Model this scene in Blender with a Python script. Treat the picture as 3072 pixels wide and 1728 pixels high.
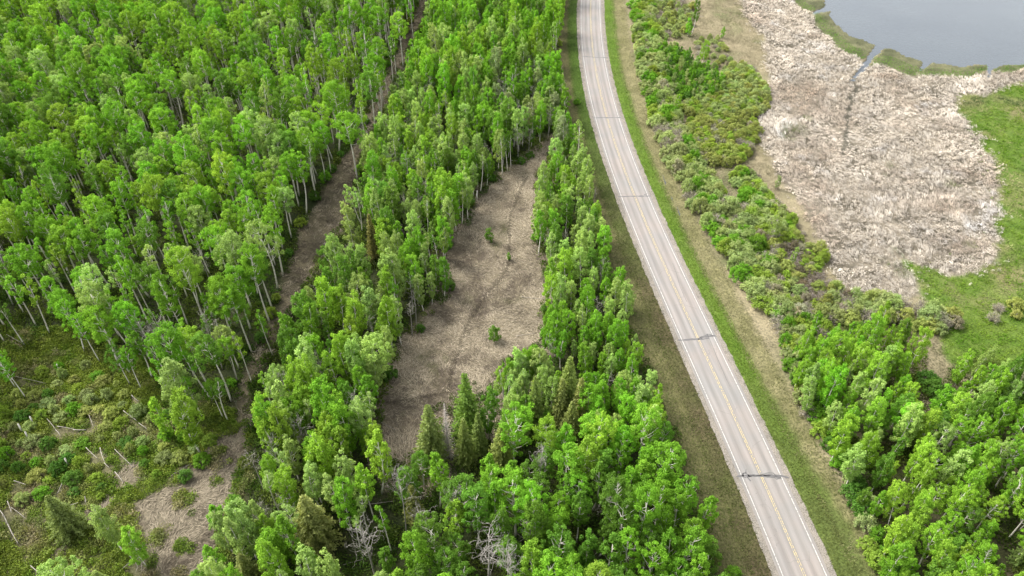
import bpy, math, numpy as np
from mathutils import Vector, Euler
R = np.random.default_rng(11)
rad = math.radians
SC = bpy.context.scene
COL = SC.collection
for o in list(bpy.data.objects):
    bpy.data.objects.remove(o)

# ---------------------------------------------------------------- camera, sky, sun, exposure
H, FPX, TH = 115.0, 2300.0, rad(42.5)          # height above ground, focal length in photo pixels, pitch below horizon
cam = bpy.data.objects.new('camera', bpy.data.cameras.new('camera'))
COL.objects.link(cam)
cam.location = (0, 0, H)
cam.rotation_euler = (rad(90) - TH, 0, 0)
cam.data.sensor_width = 36
cam.data.lens = FPX / 3072 * 36
cam.data.clip_start = 1.0
cam.data.clip_end = 9000
SC.camera = cam
SUN_EL, SUN_AZ = rad(52), rad(-62)             # azimuth from +Y (away from the camera), negative = to the left
W = bpy.data.worlds.new('World')
SC.world = W
W.use_nodes = True
nt = W.node_tree
bg = nt.nodes['Background']
sky = nt.nodes.new('ShaderNodeTexSky')
sky.sky_type = 'NISHITA'
sky.sun_disc = False
sky.sun_elevation = SUN_EL
sky.sun_rotation = SUN_AZ
sky.air_density = 1.0
sky.dust_density = 3.0
hs = nt.nodes.new('ShaderNodeHueSaturation')   # thin overcast: the sky is nearly grey
hs.inputs['Saturation'].default_value = 0.15
nt.links.new(sky.outputs[0], hs.inputs['Color'])
nt.links.new(hs.outputs[0], bg.inputs['Color'])
bg.inputs['Strength'].default_value = 0.125
sd = bpy.data.lights.new('sun', 'SUN')
sd.energy = 1.5
sd.angle = rad(20)
sd.color = (1.0, 0.95, 0.86)
sun = bpy.data.objects.new('sun', sd)
COL.objects.link(sun)
d = Vector((math.sin(SUN_AZ) * math.cos(SUN_EL), math.cos(SUN_AZ) * math.cos(SUN_EL), math.sin(SUN_EL)))
sun.rotation_euler = d.to_track_quat('Z', 'Y').to_euler()
VS = SC.view_settings
VS.view_transform = 'Standard'
VS.look = 'None'
VS.exposure = 2.18
VS.gamma = 1.0
VS.use_curve_mapping = False
SC.cycles.max_bounces = 6
SC.cycles.diffuse_bounces = 4
SC.cycles.transmission_bounces = 3
SC.cycles.transparent_max_bounces = 4

# ---------------------------------------------------------------- layout helpers
# the layout was measured on a 2576 x 1449 view of the photograph; G() puts such a point on the plane at height z
K = 3072 / 2576
def G(p, z=0.0):
    p = np.asarray(p, float).reshape(-1, 2)
    u, v = (p[:, 0] - 1288) * K, (p[:, 1] - 724.5) * K
    dz = FPX * math.sin(TH) + v * math.cos(TH)
    k = (H - z) / dz
    return np.stack([u * k, (FPX * math.cos(TH) - v * math.sin(TH)) * k], 1)
def P(x, y, z=0.0):
    x, y, z = np.broadcast_arrays(np.asarray(x, float), np.asarray(y, float), np.asarray(z, float))
    h = z - H
    dep = y * math.cos(TH) - h * math.sin(TH)
    up = y * math.sin(TH) + h * math.cos(TH)
    return np.stack([1288 + FPX * x / dep / K, 724.5 - FPX * up / dep / K], -1)
def inside(p, poly):
    p = np.asarray(p, float)
    poly = np.asarray(poly, float)
    x, y = p[..., 0], p[..., 1]
    r = np.zeros(x.shape, bool)
    j = len(poly) - 1
    for i in range(len(poly)):
        xi, yi = poly[i]
        xj, yj = poly[j]
        if yi != yj:
            r ^= ((yi > y) != (yj > y)) & (x < (xj - xi) * (y - yi) / (yj - yi) + xi)
        j = i
    return r
_nz = {}
def noise(x, y, s, seed=0):
    if seed not in _nz:
        _nz[seed] = np.random.default_rng(1000 + seed).random((256, 256))
    t = _nz[seed]
    x, y = np.asarray(x) / s + 500.37, np.asarray(y) / s + 500.61
    i, j = np.floor(x).astype(int), np.floor(y).astype(int)
    a, b = x - i, y - j
    a, b = a * a * (3 - 2 * a), b * b * (3 - 2 * b)
    g = lambda q, w: t[q & 255, w & 255]
    return (g(i, j) * (1 - a) + g(i + 1, j) * a) * (1 - b) + (g(i, j + 1) * (1 - a) + g(i + 1, j + 1) * a) * b
def fbm(x, y, s, seed=0):
    return .5 * noise(x, y, s, seed) + .3 * noise(x, y, s / 2.1, seed + 1) + .2 * noise(x, y, s / 4.3, seed + 2)
def lerp(a, b, t):
    t = np.clip(t, 0, 1)[..., None]
    return np.asarray(a) * (1 - t) + np.asarray(b) * t

# ---------------------------------------------------------------- mesh helpers
def mk_mesh(name, V, F4=None, F3=None, mats=(), tone=None, col=None, mi4=None, mi3=None, smooth=False):
    me = bpy.data.meshes.new(name)
    V = np.asarray(V, np.float32)
    F4 = np.zeros((0, 4), np.int32) if F4 is None else np.asarray(F4, np.int32)
    F3 = np.zeros((0, 3), np.int32) if F3 is None else np.asarray(F3, np.int32)
    me.vertices.add(len(V))
    me.vertices.foreach_set('co', V.ravel())
    nl = F4.size + F3.size
    me.loops.add(nl)
    me.loops.foreach_set('vertex_index', np.concatenate([F4.ravel(), F3.ravel()]))
    n4, n3 = len(F4), len(F3)
    me.polygons.add(n4 + n3)
    st = np.concatenate([np.arange(n4) * 4, n4 * 4 + np.arange(n3) * 3]).astype(np.int32)
    me.polygons.foreach_set('loop_start', st)
    for m in mats:
        me.materials.append(m)
    if mi4 is not None or mi3 is not None:
        a = np.zeros(n4, np.int32) if mi4 is None else np.asarray(mi4, np.int32)
        b = np.zeros(n3, np.int32) if mi3 is None else np.asarray(mi3, np.int32)
        me.polygons.foreach_set('material_index', np.concatenate([a, b]))
    if smooth:
        me.polygons.foreach_set('use_smooth', np.ones(n4 + n3, bool))
    if tone is not None:
        me.attributes.new('tone', 'FLOAT', 'POINT').data.foreach_set('value', np.asarray(tone, np.float32))
    if col is not None:
        c = np.ones((len(V), 4), np.float32)
        c[:, :3] = col
        me.attributes.new('tint', 'FLOAT_COLOR', 'POINT').data.foreach_set('color', c.ravel())
    me.update(calc_edges=True)
    return me
def link(name, me, parent=None, label=None, cat=None, group=None, kind=None, loc=None):
    o = bpy.data.objects.new(name, me)
    COL.objects.link(o)
    if parent:
        o.parent = parent
    if loc is not None:
        o.location = loc
    for k, v in (('label', label), ('category', cat), ('group', group), ('kind', kind)):
        if v:
            o[k] = v
    return o
class Geo:
    def __init__(s):
        s.V, s.F4, s.F3, s.T, s.n, s.m4, s.m3 = [], [], [], [], 0, [], []
    def add(s, V, F4=None, F3=None, tone=0.5, m=0):
        V = np.asarray(V, float)
        s.V.append(V)
        if F4 is not None and len(F4):
            s.F4.append(np.asarray(F4) + s.n)
            s.m4.append(np.full(len(F4), m))
        if F3 is not None and len(F3):
            s.F3.append(np.asarray(F3) + s.n)
            s.m3.append(np.full(len(F3), m))
        s.T.append(np.broadcast_to(np.asarray(tone, float), (len(V),)))
        s.n += len(V)
    def tube(s, pts, rads, sides=5, m=0, cap=True):
        pts = np.asarray(pts, float)
        n = len(pts)
        t = np.gradient(pts, axis=0)
        t /= np.linalg.norm(t, axis=1)[:, None] + 1e-9
        ref = np.where(np.abs(t[:, 2:3]) > .9, [[1., 0, 0]], [[0., 0, 1]])
        a = np.cross(t, ref)
        a /= np.linalg.norm(a, axis=1)[:, None] + 1e-9
        b = np.cross(t, a)
        an = np.arange(sides) * 2 * math.pi / sides
        V = pts[:, None] + np.asarray(rads)[:, None, None] * (np.cos(an)[None, :, None] * a[:, None] + np.sin(an)[None, :, None] * b[:, None])
        i = np.arange(n - 1)[:, None] * sides
        k = np.arange(sides)[None]
        k2 = (k + 1) % sides
        F = np.stack([i + k, i + k2, i + sides + k2, i + sides + k], -1).reshape(-1, 4)
        V = V.reshape(-1, 3)
        F3 = None
        if cap:
            V = np.vstack([V, pts[-1:], pts[:1]])
            e = (n - 1) * sides
            kk = np.arange(sides)
            F3 = np.vstack([np.stack([e + kk, e + (kk + 1) % sides, np.full(sides, n * sides)], 1),
                            np.stack([(kk + 1) % sides, kk, np.full(sides, n * sides + 1)], 1)])
        s.add(V, F, F3, m=m)
    def leaves(s, C, size, rng, up=.5, aspect=.62, tone=None, m=0, axis=None, out=None, rnd=.5):
        C = np.asarray(C, float)
        n = len(C)
        nrm = rng.normal(size=(n, 3))
        nrm /= np.linalg.norm(nrm, axis=1)[:, None]
        if out is not None:
            nrm = nrm * rnd + out
        nrm[:, 2] += up
        nrm /= np.linalg.norm(nrm, axis=1)[:, None]
        t = rng.normal(size=(n, 3)) if axis is None else np.asarray(axis, float) + .25 * rng.normal(size=(n, 3))
        t -= (t * nrm).sum(1)[:, None] * nrm
        t /= np.linalg.norm(t, axis=1)[:, None] + 1e-9
        b = np.cross(nrm, t)
        sz = (size * rng.uniform(.7, 1.3, n))[:, None]
        V = np.stack([C - t * sz * .5, C + b * sz * .5 * aspect, C + t * sz * .5, C - b * sz * .5 * aspect], 1).reshape(-1, 3)
        tn = rng.random(n) if tone is None else tone
        s.add(V, np.arange(4 * n).reshape(-1, 4), tone=np.repeat(tn, 4), m=m)
    def mesh(s, name, mats, smooth=False):
        return mk_mesh(name, np.vstack(s.V), np.vstack(s.F4) if s.F4 else None, np.vstack(s.F3) if s.F3 else None, mats,
                       tone=np.concatenate(s.T), mi4=np.concatenate(s.m4) if s.m4 else None, mi3=np.concatenate(s.m3) if s.m3 else None, smooth=smooth)

# ---------------------------------------------------------------- materials
class NT:
    def __init__(s, name):
        s.m = bpy.data.materials.new(name)
        s.m.use_nodes = True
        s.t = s.m.node_tree
        s.t.nodes.clear()
        s.out = s.n('ShaderNodeOutputMaterial')
    def n(s, ty, ins=None, **kw):
        q = s.t.nodes.new(ty)
        for k, v in kw.items():
            setattr(q, k, v)
        for k, v in (ins or {}).items():
            if hasattr(v, 'is_output'):
                s.t.links.new(v, q.inputs[k])
            else:
                q.inputs[k].default_value = v
        return q
    def mix(s, a, b, f, mode='MIX'):
        q = s.n('ShaderNodeMix', data_type='RGBA', blend_type=mode)
        for i, v in ((0, f), (6, a), (7, b)):
            if hasattr(v, 'is_output'):
                s.t.links.new(v, q.inputs[i])
            else:
                q.inputs[i].default_value = v if i == 0 else (*v, 1)[:4]
        return q.outputs[2]
    def math(s, op, a, b=0.0, c=0.0):
        q = s.n('ShaderNodeMath', operation=op)
        for i, v in enumerate((a, b, c)):
            if hasattr(v, 'is_output'):
                s.t.links.new(v, q.inputs[i])
            else:
                q.inputs[i].default_value = v
        return q.outputs[0]
    def attr(s, name, ty='GEOMETRY'):
        return s.n('ShaderNodeAttribute', attribute_name=name, attribute_type=ty)
    def noise(s, scale, detail=3.0, vec=None):
        ins = {'Scale': scale, 'Detail': detail}
        if vec is not None:
            ins['Vector'] = vec
        return s.n('ShaderNodeTexNoise', ins)
    def pos(s):
        return s.n('ShaderNodeNewGeometry').outputs['Position']
    def ramp(s, fac, stops):
        q = s.n('ShaderNodeValToRGB', {'Fac': fac})
        e = q.color_ramp.elements
        while len(e) < len(stops):
            e.new(.5)
        for i, (p, c) in enumerate(stops):
            e[i].position = p
            e[i].color = (*c, 1)
        return q.outputs['Color']
    def surf(s, sh):
        s.t.links.new(sh, s.out.inputs['Surface'])
        return s.m
    def pbr(s, col, rough=.9, spec=.2, bump=None, strength=.3, dist=.05):
        ins = {'Base Color': col if hasattr(col, 'is_output') else (*col, 1), 'Roughness': rough, 'Specular IOR Level': spec}
        if bump is not None:
            ins['Normal'] = s.n('ShaderNodeBump', {'Height': bump, 'Strength': strength, 'Distance': dist}).outputs[0]
        return s.surf(s.n('ShaderNodeBsdfPrincipled', ins).outputs[0])
def leaf_mat(name, src, trans=.42):
    t = NT(name)
    base = t.n('ShaderNodeObjectInfo').outputs['Color'] if src == 'object' else t.attr('tint', 'INSTANCER' if src == 'inst' else 'GEOMETRY').outputs['Color']
    tone = t.attr('tone').outputs['Fac']
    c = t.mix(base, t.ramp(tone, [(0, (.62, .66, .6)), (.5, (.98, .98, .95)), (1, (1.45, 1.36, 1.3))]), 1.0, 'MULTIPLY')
    dif = t.n('ShaderNodeBsdfDiffuse', {'Color': c}).outputs[0]
    tr = t.n('ShaderNodeBsdfTranslucent', {'Color': t.mix(c, (1.2, 1.2, .6), 1.0, 'MULTIPLY')}).outputs[0]
    gl = t.n('ShaderNodeBsdfGlossy', {'Color': (1, 1, 1, 1), 'Roughness': .45}).outputs[0]
    a = t.n('ShaderNodeMixShader', {0: trans, 1: dif, 2: tr}).outputs[0]
    return t.surf(t.n('ShaderNodeMixShader', {0: .004, 1: a, 2: gl}).outputs[0])
LEAF, LEAF_I = leaf_mat('leaf_thing', 'object'), leaf_mat('leaf_stuff', 'inst')
def tuft_mat():
    t = NT('dry_and_green_blades')
    c = t.attr('tint').outputs['Color']
    dif = t.n('ShaderNodeBsdfDiffuse', {'Color': c}).outputs[0]
    tr = t.n('ShaderNodeBsdfTranslucent', {'Color': c}).outputs[0]
    return t.surf(t.n('ShaderNodeMixShader', {0: .25, 1: dif, 2: tr}).outputs[0])
BLADE = tuft_mat()
def bark_mat(name, light, dark, amount=.5, scale=3.0):
    t = NT(name)
    co = t.n('ShaderNodeTexCoord').outputs['Object']
    mp = t.n('ShaderNodeMapping', {'Vector': co, 'Scale': (1.5, 1.5, 1.0)}).outputs[0]
    nz = t.noise(scale, 4, mp).outputs[0]
    c = t.ramp(nz, [(amount - .12, dark), (amount + .04, light)])
    return t.pbr(c, .85, .2, nz, .4, .03)
BARK_ASPEN = bark_mat('aspen_bark', (.60, .565, .50), (.24, .215, .175), .38)
BARK_BIRCH = bark_mat('birch_bark', (.58, .55, .50), (.10, .085, .07), .36, 2.2)
BARK_DEAD = bark_mat('dead_wood', (.27, .25, .225), (.14, .125, .11), .45)
BARK_GREY = bark_mat('weathered_twigs', (.36, .32, .29), (.17, .14, .12), .48)
BARK_DARK = bark_mat('spruce_bark', (.16, .12, .09), (.06, .045, .035), .5)
def ground_mat():
    t = NT('ground_cover')
    c = t.attr('tint').outputs['Color']
    p = t.pos()
    n1 = t.noise(2.6, 5, p).outputs[0]
    n2 = t.noise(.35, 4, p).outputs[0]
    c = t.mix(c, t.ramp(n1, [(.25, (.5, .5, .5)), (.5, (1, 1, 1)), (.78, (1.5, 1.45, 1.4))]), 1.0, 'MULTIPLY')
    c = t.mix(c, t.ramp(n2, [(.3, (.85, .85, .83)), (.7, (1.15, 1.14, 1.12))]), 1.0, 'MULTIPLY')
    return t.pbr(c, .95, .1, n1, .7, .15)
GROUND = ground_mat()

# ---------------------------------------------------------------- road geometry (edge lines measured in photo pixels)
EL = [(1744.2,0),(1744.5,100),(1751.8,171),(1755.2,200),(1772.5,296.6),(1786.3,353),(1799.4,400),(1814.9,450),(1863.9,588),(1888.7,650),(1930,750),(1976.3,850),(2016.5,950),(2061.4,1050),(2102.8,1150),(2188,1350),(2230,1450),(2265,1528),(2308.6,1628),(2352.1,1728)]
ER = [(1799.4,0),(1804.2,100),(1812.9,171),(1818.7,200),(1838,296.6),(1853.9,353),(1869.1,400),(1885.9,450),(1943.2,588),(1971.5,650),(2017,750),(2070.1,850),(2111.3,950),(2160.1,1050),(2207.7,1150),(2303.2,1350),(2348.7,1450),(2389.4,1528),(2435.6,1628),(2486.6,1728)]
ZR = 0.35
gl, gr = G(np.array(EL) / K, ZR), G(np.array(ER) / K, ZR)
fl, fr = np.polyfit(gl[:, 1], gl[:, 0], 4), np.polyfit(gr[:, 1], gr[:, 0], 4)
Y0, Y1 = 60.0, 282.0
def XC(y):
    y = np.asarray(y, float)
    f = lambda q: .5 * (np.polyval(fl, q) + np.polyval(fr, q))
    s = lambda q: (f(q + .5) - f(q - .5))
    lo, hi = np.minimum(y - Y0, 0), np.maximum(y - Y1, 0)
    return f(np.clip(y, Y0, Y1)) + lo * s(Y0) + hi * s(Y1) - 0.0012 * hi * hi * (hi < 300)
yy = np.arange(-40, 560, 2.0)
RC = np.stack([XC(yy), yy], 1)
rt = np.gradient(RC, axis=0)
rt /= np.linalg.norm(rt, axis=1)[:, None]
RN = np.stack([rt[:, 1], -rt[:, 0]], 1)        # to the right of travel away from the camera
def rs(x, y):                                   # signed sideways distance from the road's centre line
    h = (XC(y + .5) - XC(y - .5))
    return (np.asarray(x) - XC(y)) / np.sqrt(1 + h * h)
def ribbon(name, o0, o1, z, mat, parent=None, wob=0.0, y0=None, y1=None, kind=None, seed=0):
    s = 1 if wob == 0 else 4
    y = np.arange(-40 if y0 is None else y0, 560 if y1 is None else y1, 2.0 / s)
    c = np.stack([np.interp(y, yy, RC[:, 0]), y], 1)
    n = np.stack([np.interp(y, yy, RN[:, 0]), np.interp(y, yy, RN[:, 1])], 1)
    w = wob * (fbm(y, y * 0 + o0, 1.3, 40 + seed) - .5) * 2
    w2 = wob * (fbm(y, y * 0 + o1, 1.1, 45 + seed) - .5) * 2
    a, b = c + n * (o0 + w)[:, None] if wob else c + n * o0, c + n * (o1 + w2)[:, None] if wob else c + n * o1
    V = np.vstack([np.c_[a, np.full(len(a), z)], np.c_[b, np.full(len(b), z)]])
    k = np.arange(len(a) - 1)
    me = mk_mesh(name, V, np.stack([k, k + len(a), k + len(a) + 1, k + 1], 1), mats=[mat])
    uv = me.attributes.new('side', 'FLOAT', 'POINT')
    uv.data.foreach_set('value', np.concatenate([np.full(len(a), o0), np.full(len(b), o1)]).astype(np.float32))
    return link(name, me, parent, kind=kind)

# ---------------------------------------------------------------- outlines of the ground as seen (2576-wide view)
CLEARING = [(1392,335),(1350,385),(1300,415),(1240,465),(1195,505),(1178,560),(1148,600),(1118,640),(1125,690),(1140,720),(1130,750),(1090,790),(1060,830),(1030,870),(990,915),(975,960),(965,1020),(955,1090),(960,1150),(1000,1165),(1050,1130),(1060,1080),(1085,1030),(1115,1010),(1140,985),(1150,960),(1190,945),(1220,985),(1240,955),(1270,905),(1330,885),(1350,860),(1358,800),(1376,750),(1368,690),(1352,640),(1343,560),(1338,480),(1362,420),(1402,345)]
CLEARING_G = [(1420,320),(1340,370),(1230,455),(1180,490),(1140,540),(1100,600),(1080,660),(1090,720),(1060,790),(1010,850),(960,910),(930,980),(920,1060),(930,1160),(960,1230),(1060,1240),(1150,1180),(1270,1130),(1330,1060),(1370,960),(1400,880),(1410,800),(1410,700),(1390,600),(1380,500),(1400,420),(1430,350)]
TR_L = [(1060,-60),(1045,30),(1008,110),(983,160),(963,200),(943,250),(923,300),(880,370),(840,420),(818,460),(780,540),(750,580),(738,640),(718,690),(700,740),(690,790),(650,870),(620,920),(605,980),(590,1050)]
TR_R = [(608,1060),(636,960),(660,890),(700,810),(750,750),(780,690),(800,640),(840,580),(878,510),(893,440),(905,380),(945,295),(965,255),(990,185),(1018,140),(1062,50),(1075,-60)]
TRAIL = [(p[0] + (0 if p[1] < 420 else 2 if p[1] < 830 else 3), p[1]) for p in TR_L] + [(p[0] + (4 if p[1] < 420 else 1 if p[1] < 830 else 0), p[1]) for p in TR_R]
TRAIL_G = [(p[0] + 2, p[1]) for p in TR_L] + [(p[0] + 12, p[1] + 4) for p in TR_R]
SHRUBLAND = [(-60,1010),(60,900),(110,850),(190,850),(300,925),(400,990),(440,1030),(470,1065),(560,1078),(600,1045),(612,1140),(575,1215),(535,1265),(500,1310),(500,1400),(470,1449),(460,1600),(-60,1600)]
SHRUBLAND_G = [(-200,980),(0,840),(110,820),(190,820),(300,880),(400,930),(480,1000),(600,1030),(640,1100),(625,1200),(590,1300),(570,1500),(560,1700),(-300,1700)]
BROWN_STRIP = [(610,1040),(625,1100),(600,1180),(585,1240),(560,1300),(545,1400),(500,1480),(400,1480),(390,1400),(350,1330),(330,1270),(380,1235),(440,1225),(470,1190),(510,1140),(540,1090)]
BARE_SPOTS = [[(200,1290),(240,1235),(280,1240),(285,1270),(230,1330),(215,1345)], [(90,1449),(130,1395),(165,1360),(180,1370),(120,1430),(110,1480),(80,1490)], [(300,1190),(350,1150),(380,1170),(330,1230)]]
C3 = lambda L: [(1717.4 + x * .5, y * .5) for x, y in L]
LAKE = C3([(700,-80),(722,32),(650,60),(660,68),(752,48),(740,75),(760,100),(800,140),(850,180),(910,195),(972,225),(930,290),(885,350),(848,402),(858,410),(876,385),(932,332),(965,285),(1015,238),(1060,243),(1130,280),(1212,305),(1198,352),(1255,312),(1330,318),(1410,335),(1470,322),(1535,320),(1537,400),(1549,400),(1554,350),(1600,325),(1717,322),(2700,290),(2700,-1500),(700,-1500)])
MATS = [C3(L) for L in ([(545,-60),(700,-60),(722,32),(650,58),(600,50),(570,10)], [(650,66),(752,46),(740,75),(760,100),(800,140),(850,180),(910,195),(972,225),(930,290),(905,300),(830,268),(780,240),(735,185),(668,130),(660,90)],
        [(1015,238),(1060,243),(1130,280),(1212,305),(1200,345),(1170,385),(1100,370),(1060,340),(1010,325),(935,335)], [(1255,312),(1330,318),(1410,335),(1535,320),(1530,350),(1470,375),(1450,390),(1390,390),(1330,378),(1180,385),(1200,350)],
        [(1554,350),(1600,325),(1717,322),(2700,290),(2700,330),(1717,345),(1640,365),(1560,360)])]
REEDS = C3([(270,-120),(290,20),(300,60),(330,110),(400,180),(420,300),(440,400),(385,500),(350,600),(375,690),(450,760),(480,900),(560,990),(620,1060),(650,1130),(690,1200),(720,1290),(770,1370),(830,1449),(900,1500),(1150,1510),(1215,1490),(1160,1400),(1110,1330),(1100,1300),(1230,1350),(1340,1390),(1400,1390),(1500,1350),(1590,1290),(1560,1240),(1610,1210),(1550,1130),(1590,1080),(1610,960),(1570,870),(1560,790),(1490,740),(1500,690),(1450,650),(1430,600),(1390,560),(1380,490),(1450,470),(1520,480),(1600,440),(1720,405),(2700,360),(2700,330),(1717,338),(1620,360),(1545,360),(1450,385),(1200,385),(1100,350),(1010,310),(940,320),(860,400),(900,295),(830,262),(735,180),(660,80),(590,40),(540,-120)])
PASTURE = C3([(1380,490),(1720,405),(2700,360),(2700,2200),(1900,2300),(1500,1900),(1330,1830),(1300,1650),(1280,1560),(1190,1470),(1100,1310),(1230,1300),(1400,1300),(1500,1100),(1500,900),(1400,700)])
GROVE = [(1990,900),(2020,860),(2065,840),(2120,830),(2190,800),(2260,795),(2305,850),(2320,900),(2310,950),(2330,1000),(2380,1000),(2390,940),(2430,910),(2480,900),(2576,940),(2800,900),(2800,1700),(2280,1700),(2215,1449),(2180,1320),(2120,1210),(2105,1140),(2055,1060),(1995,980)]
CORR_L = [(1418,-60),(1412,60),(1405,140),(1415,190),(1445,215),(1462,270),(1465,330),(1492,380),(1508,450),(1515,530),(1530,590),(1555,650),(1592,740),(1603,830),(1640,900),(1668,960),(1688,1030),(1698,1100),(1722,1150),(1765,1210),(1800,1290),(1838,1370),(1858,1449),(1880,1600)]
OPEN_R = CORR_L + [(2290,1600),(2215,1449),(2180,1320),(2120,1210),(2105,1140),(2055,1060),(1995,980),(1985,900),(2020,855),(2070,830),(2120,820),(2190,780),(2265,780),(2310,840),(2330,900),(2310,950),(2325,1010),(2385,1010),(2400,930),(2450,885),(2576,905),(3000,860),(3000,-60)]
OPENS = [CLEARING, TRAIL, SHRUBLAND, OPEN_R]
TRX = np.array([(1400,449),(1290,500),(1250,480),(1170,540),(1130,560),(1040,604),(920,632),(800,682),(700,732),(590,792),(450,862),(360,908),(250,962),(140,1002),(70,1032),(0,1062),(-80,1080)], float)[::-1]
trail_x = lambda y: np.interp(y, TRX[:, 0], TRX[:, 1])

WETL = [G(L) for L in ([(2147,198),(2154,222),(2140,246),(2138,280),(2134,312),(2126,350),(2122,385)], [(2253,520),(2258,585),(2262,640),(2232,668),(2250,700)], [(2330,500),(2385,560)], [(2010,185),(2040,160)])]
def wet(x, y):                                  # distance to the thin channels through the reeds
    best = np.full(np.shape(x), 99.)
    for n, L in enumerate(WETL):
        for a, b in zip(L[:-1], L[1:]):
            e = b - a
            t = np.clip(((x - a[0]) * e[0] + (y - a[1]) * e[1]) / (e @ e), 0, 1)
            best = np.minimum(best, np.hypot(x - a[0] - t * e[0] + 1.3 * (noise(x, y, 2.2, 12) - .5), y - a[1] - t * e[1]) + (0, .5, .5, .5)[n])
    return best
FOOT = G([(1322,440),(1310,480),(1292,520),(1283,570),(1281,610),(1286,645),(1280,678),(1243,718),(1195,785),(1165,850),(1138,940),(1130,982),(1085,1000),(1030,1008),(970,1012)])
def foot(x, y):
    best = np.full(np.shape(x), 99.)
    for a, b in zip(FOOT[:-1], FOOT[1:]):
        e = b - a
        t = np.clip(((x - a[0]) * e[0] + (y - a[1]) * e[1]) / (e @ e), 0, 1)
        best = np.minimum(best, np.hypot(x - a[0] - t * e[0], y - a[1] - t * e[1]))
    return best + .3 * (noise(x, y, 1.5, 15) - .5)
SPOTS = [(G([p])[0], r) for p, r in (((2000,330), 5.0), ((1985,345), 3.0), ((2243,418), 2.2), ((2225,440), 1.5), ((2262,640), 2.6), ((2236,660), 2.4), ((2270,690), 3.0), ((2030,300), 2.0), ((2440,620), 2.0), ((2400,470), 3.0))]
def green_spot(x, y):
    v = np.zeros(np.shape(x))
    for c_, r in SPOTS:
        v = np.maximum(v, 1 - np.hypot(x - c_[0], y - c_[1]) / r)
    return np.clip(v * 1.6 + .9 * (fbm(x, y, 2.5, 14) - .5), 0, 1) * (v > 0)
# ---------------------------------------------------------------- terrain
def zground(x, y):
    s = rs(x, y)
    a = np.abs(s)
    z = .30 * (fbm(x, y, 14, 3) - .5) + .12 * (noise(x, y, 2.2, 6) - .5)
    prof = np.interp(a, [0, 4.9, 5.4, 9.5, 13, 17], [.24, .24, .27, -.35, -.1, 0])
    w = np.interp(a, [5.2, 16], [0, 1])
    return prof + z * np.clip(w, .15 if False else 0, 1)
STEP = .8
gx = np.arange(-268, 292 + STEP, STEP)
gy = np.arange(26, 392 + STEP, STEP)
XX, YY = np.meshgrid(gx, gy)
NX, NY = len(gx), len(gy)
X, Y = XX.ravel(), YY.ravel()
jx, jy = (fbm(X, Y, 5, 20) - .5) * 3.2, (fbm(X, Y, 5, 24) - .5) * 3.2     # ragged borders
PV, PJ = P(X, Y), P(X + jx, Y + jy)
S = rs(X, Y)
Z = zground(X, Y)
lake = inside(PV, LAKE)
mats = np.zeros(len(X), bool)
for m in MATS:
    mats |= inside(PV, m)
mats &= ~lake
reeds = inside(PJ, REEDS) & ~lake & ~mats
past = inside(PJ, PASTURE) & ~reeds & ~lake & ~mats
clear = inside(PJ, CLEARING_G)
trail = inside(PJ, TRAIL_G)
shrub = inside(PJ, SHRUBLAND_G)
brown = inside(PJ, BROWN_STRIP)
for b in BARE_SPOTS:
    brown |= inside(PJ, b)
grove = inside(PJ, GROVE)
SJ = S + jx * .35
n1, n2, n3 = fbm(X, Y, 9, 30), fbm(X, Y, 3, 33), fbm(X, Y, 22, 36)
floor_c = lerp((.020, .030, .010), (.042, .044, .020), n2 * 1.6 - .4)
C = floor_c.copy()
def put(m, c):
    C[m] = np.broadcast_to(np.asarray(c), C.shape)[m]
right = S > 0
meadow_c = lerp(lerp((.16, .142, .088), (.25, .215, .14), n2 * 1.8 - .4), (.095, .11, .045), n1 * 3 - 1.6)
put(right, meadow_c)
put(grove, lerp((.045, .055, .02), (.10, .08, .055), n2 * 2 - .6))
put(past, lerp(lerp((.062, .112, .016), (.095, .14, .026), n2 * 2 - .5), (.15, .14, .066), n1 * 3.4 - 1.6))
put(reeds, lerp((.07, .062, .046), (.24, .212, .17), n2 * 2 - .5))
put(reeds & (wet(X, Y) < .6), (.045, .045, .035))
put(mats, lerp((.060, .066, .034), (.125, .125, .07), n2 * 2.4 - .7))
put(clear, lerp((.115, .097, .068), (.195, .168, .115), n2 * 2 - .5))
put(clear & (foot(X, Y) < .5), (.07, .06, .04))
put(trail, lerp((.070, .062, .040), (.13, .11, .075), n2 * 2 - .5))
put(shrub, lerp((.06, .07, .026), (.15, .135, .08), n2 * 2 - .5))
put(brown, lerp((.11, .095, .068), (.18, .157, .115), n2 * 2 - .5))
# the road's verges
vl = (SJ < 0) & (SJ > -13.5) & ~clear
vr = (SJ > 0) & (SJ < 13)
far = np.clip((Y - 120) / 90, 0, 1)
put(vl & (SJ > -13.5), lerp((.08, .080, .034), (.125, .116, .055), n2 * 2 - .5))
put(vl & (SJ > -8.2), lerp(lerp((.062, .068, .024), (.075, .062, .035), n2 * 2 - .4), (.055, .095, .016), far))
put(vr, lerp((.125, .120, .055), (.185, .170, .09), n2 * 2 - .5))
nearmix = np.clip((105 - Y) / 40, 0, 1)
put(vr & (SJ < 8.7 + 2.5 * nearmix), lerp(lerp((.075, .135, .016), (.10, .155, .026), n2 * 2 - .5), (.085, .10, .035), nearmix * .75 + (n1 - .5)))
for _ in range(1):                              # soften the borders a little
    q = C.reshape(NY, NX, 3)
    q[1:-1, 1:-1] = (q[1:-1, 1:-1] * 2 + q[:-2, 1:-1] + q[2:, 1:-1] + q[1:-1, :-2] + q[1:-1, 2:]) / 6
    C = q.reshape(-1, 3)
Z[reeds] -= .12
Z[lake] = -1.1
Z[mats] = -.18 + .1 * n2[mats]
edge_fade = np.minimum.reduce([X - gx[0], gx[-1] - X, Y - gy[0], gy[-1] - Y])
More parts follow.
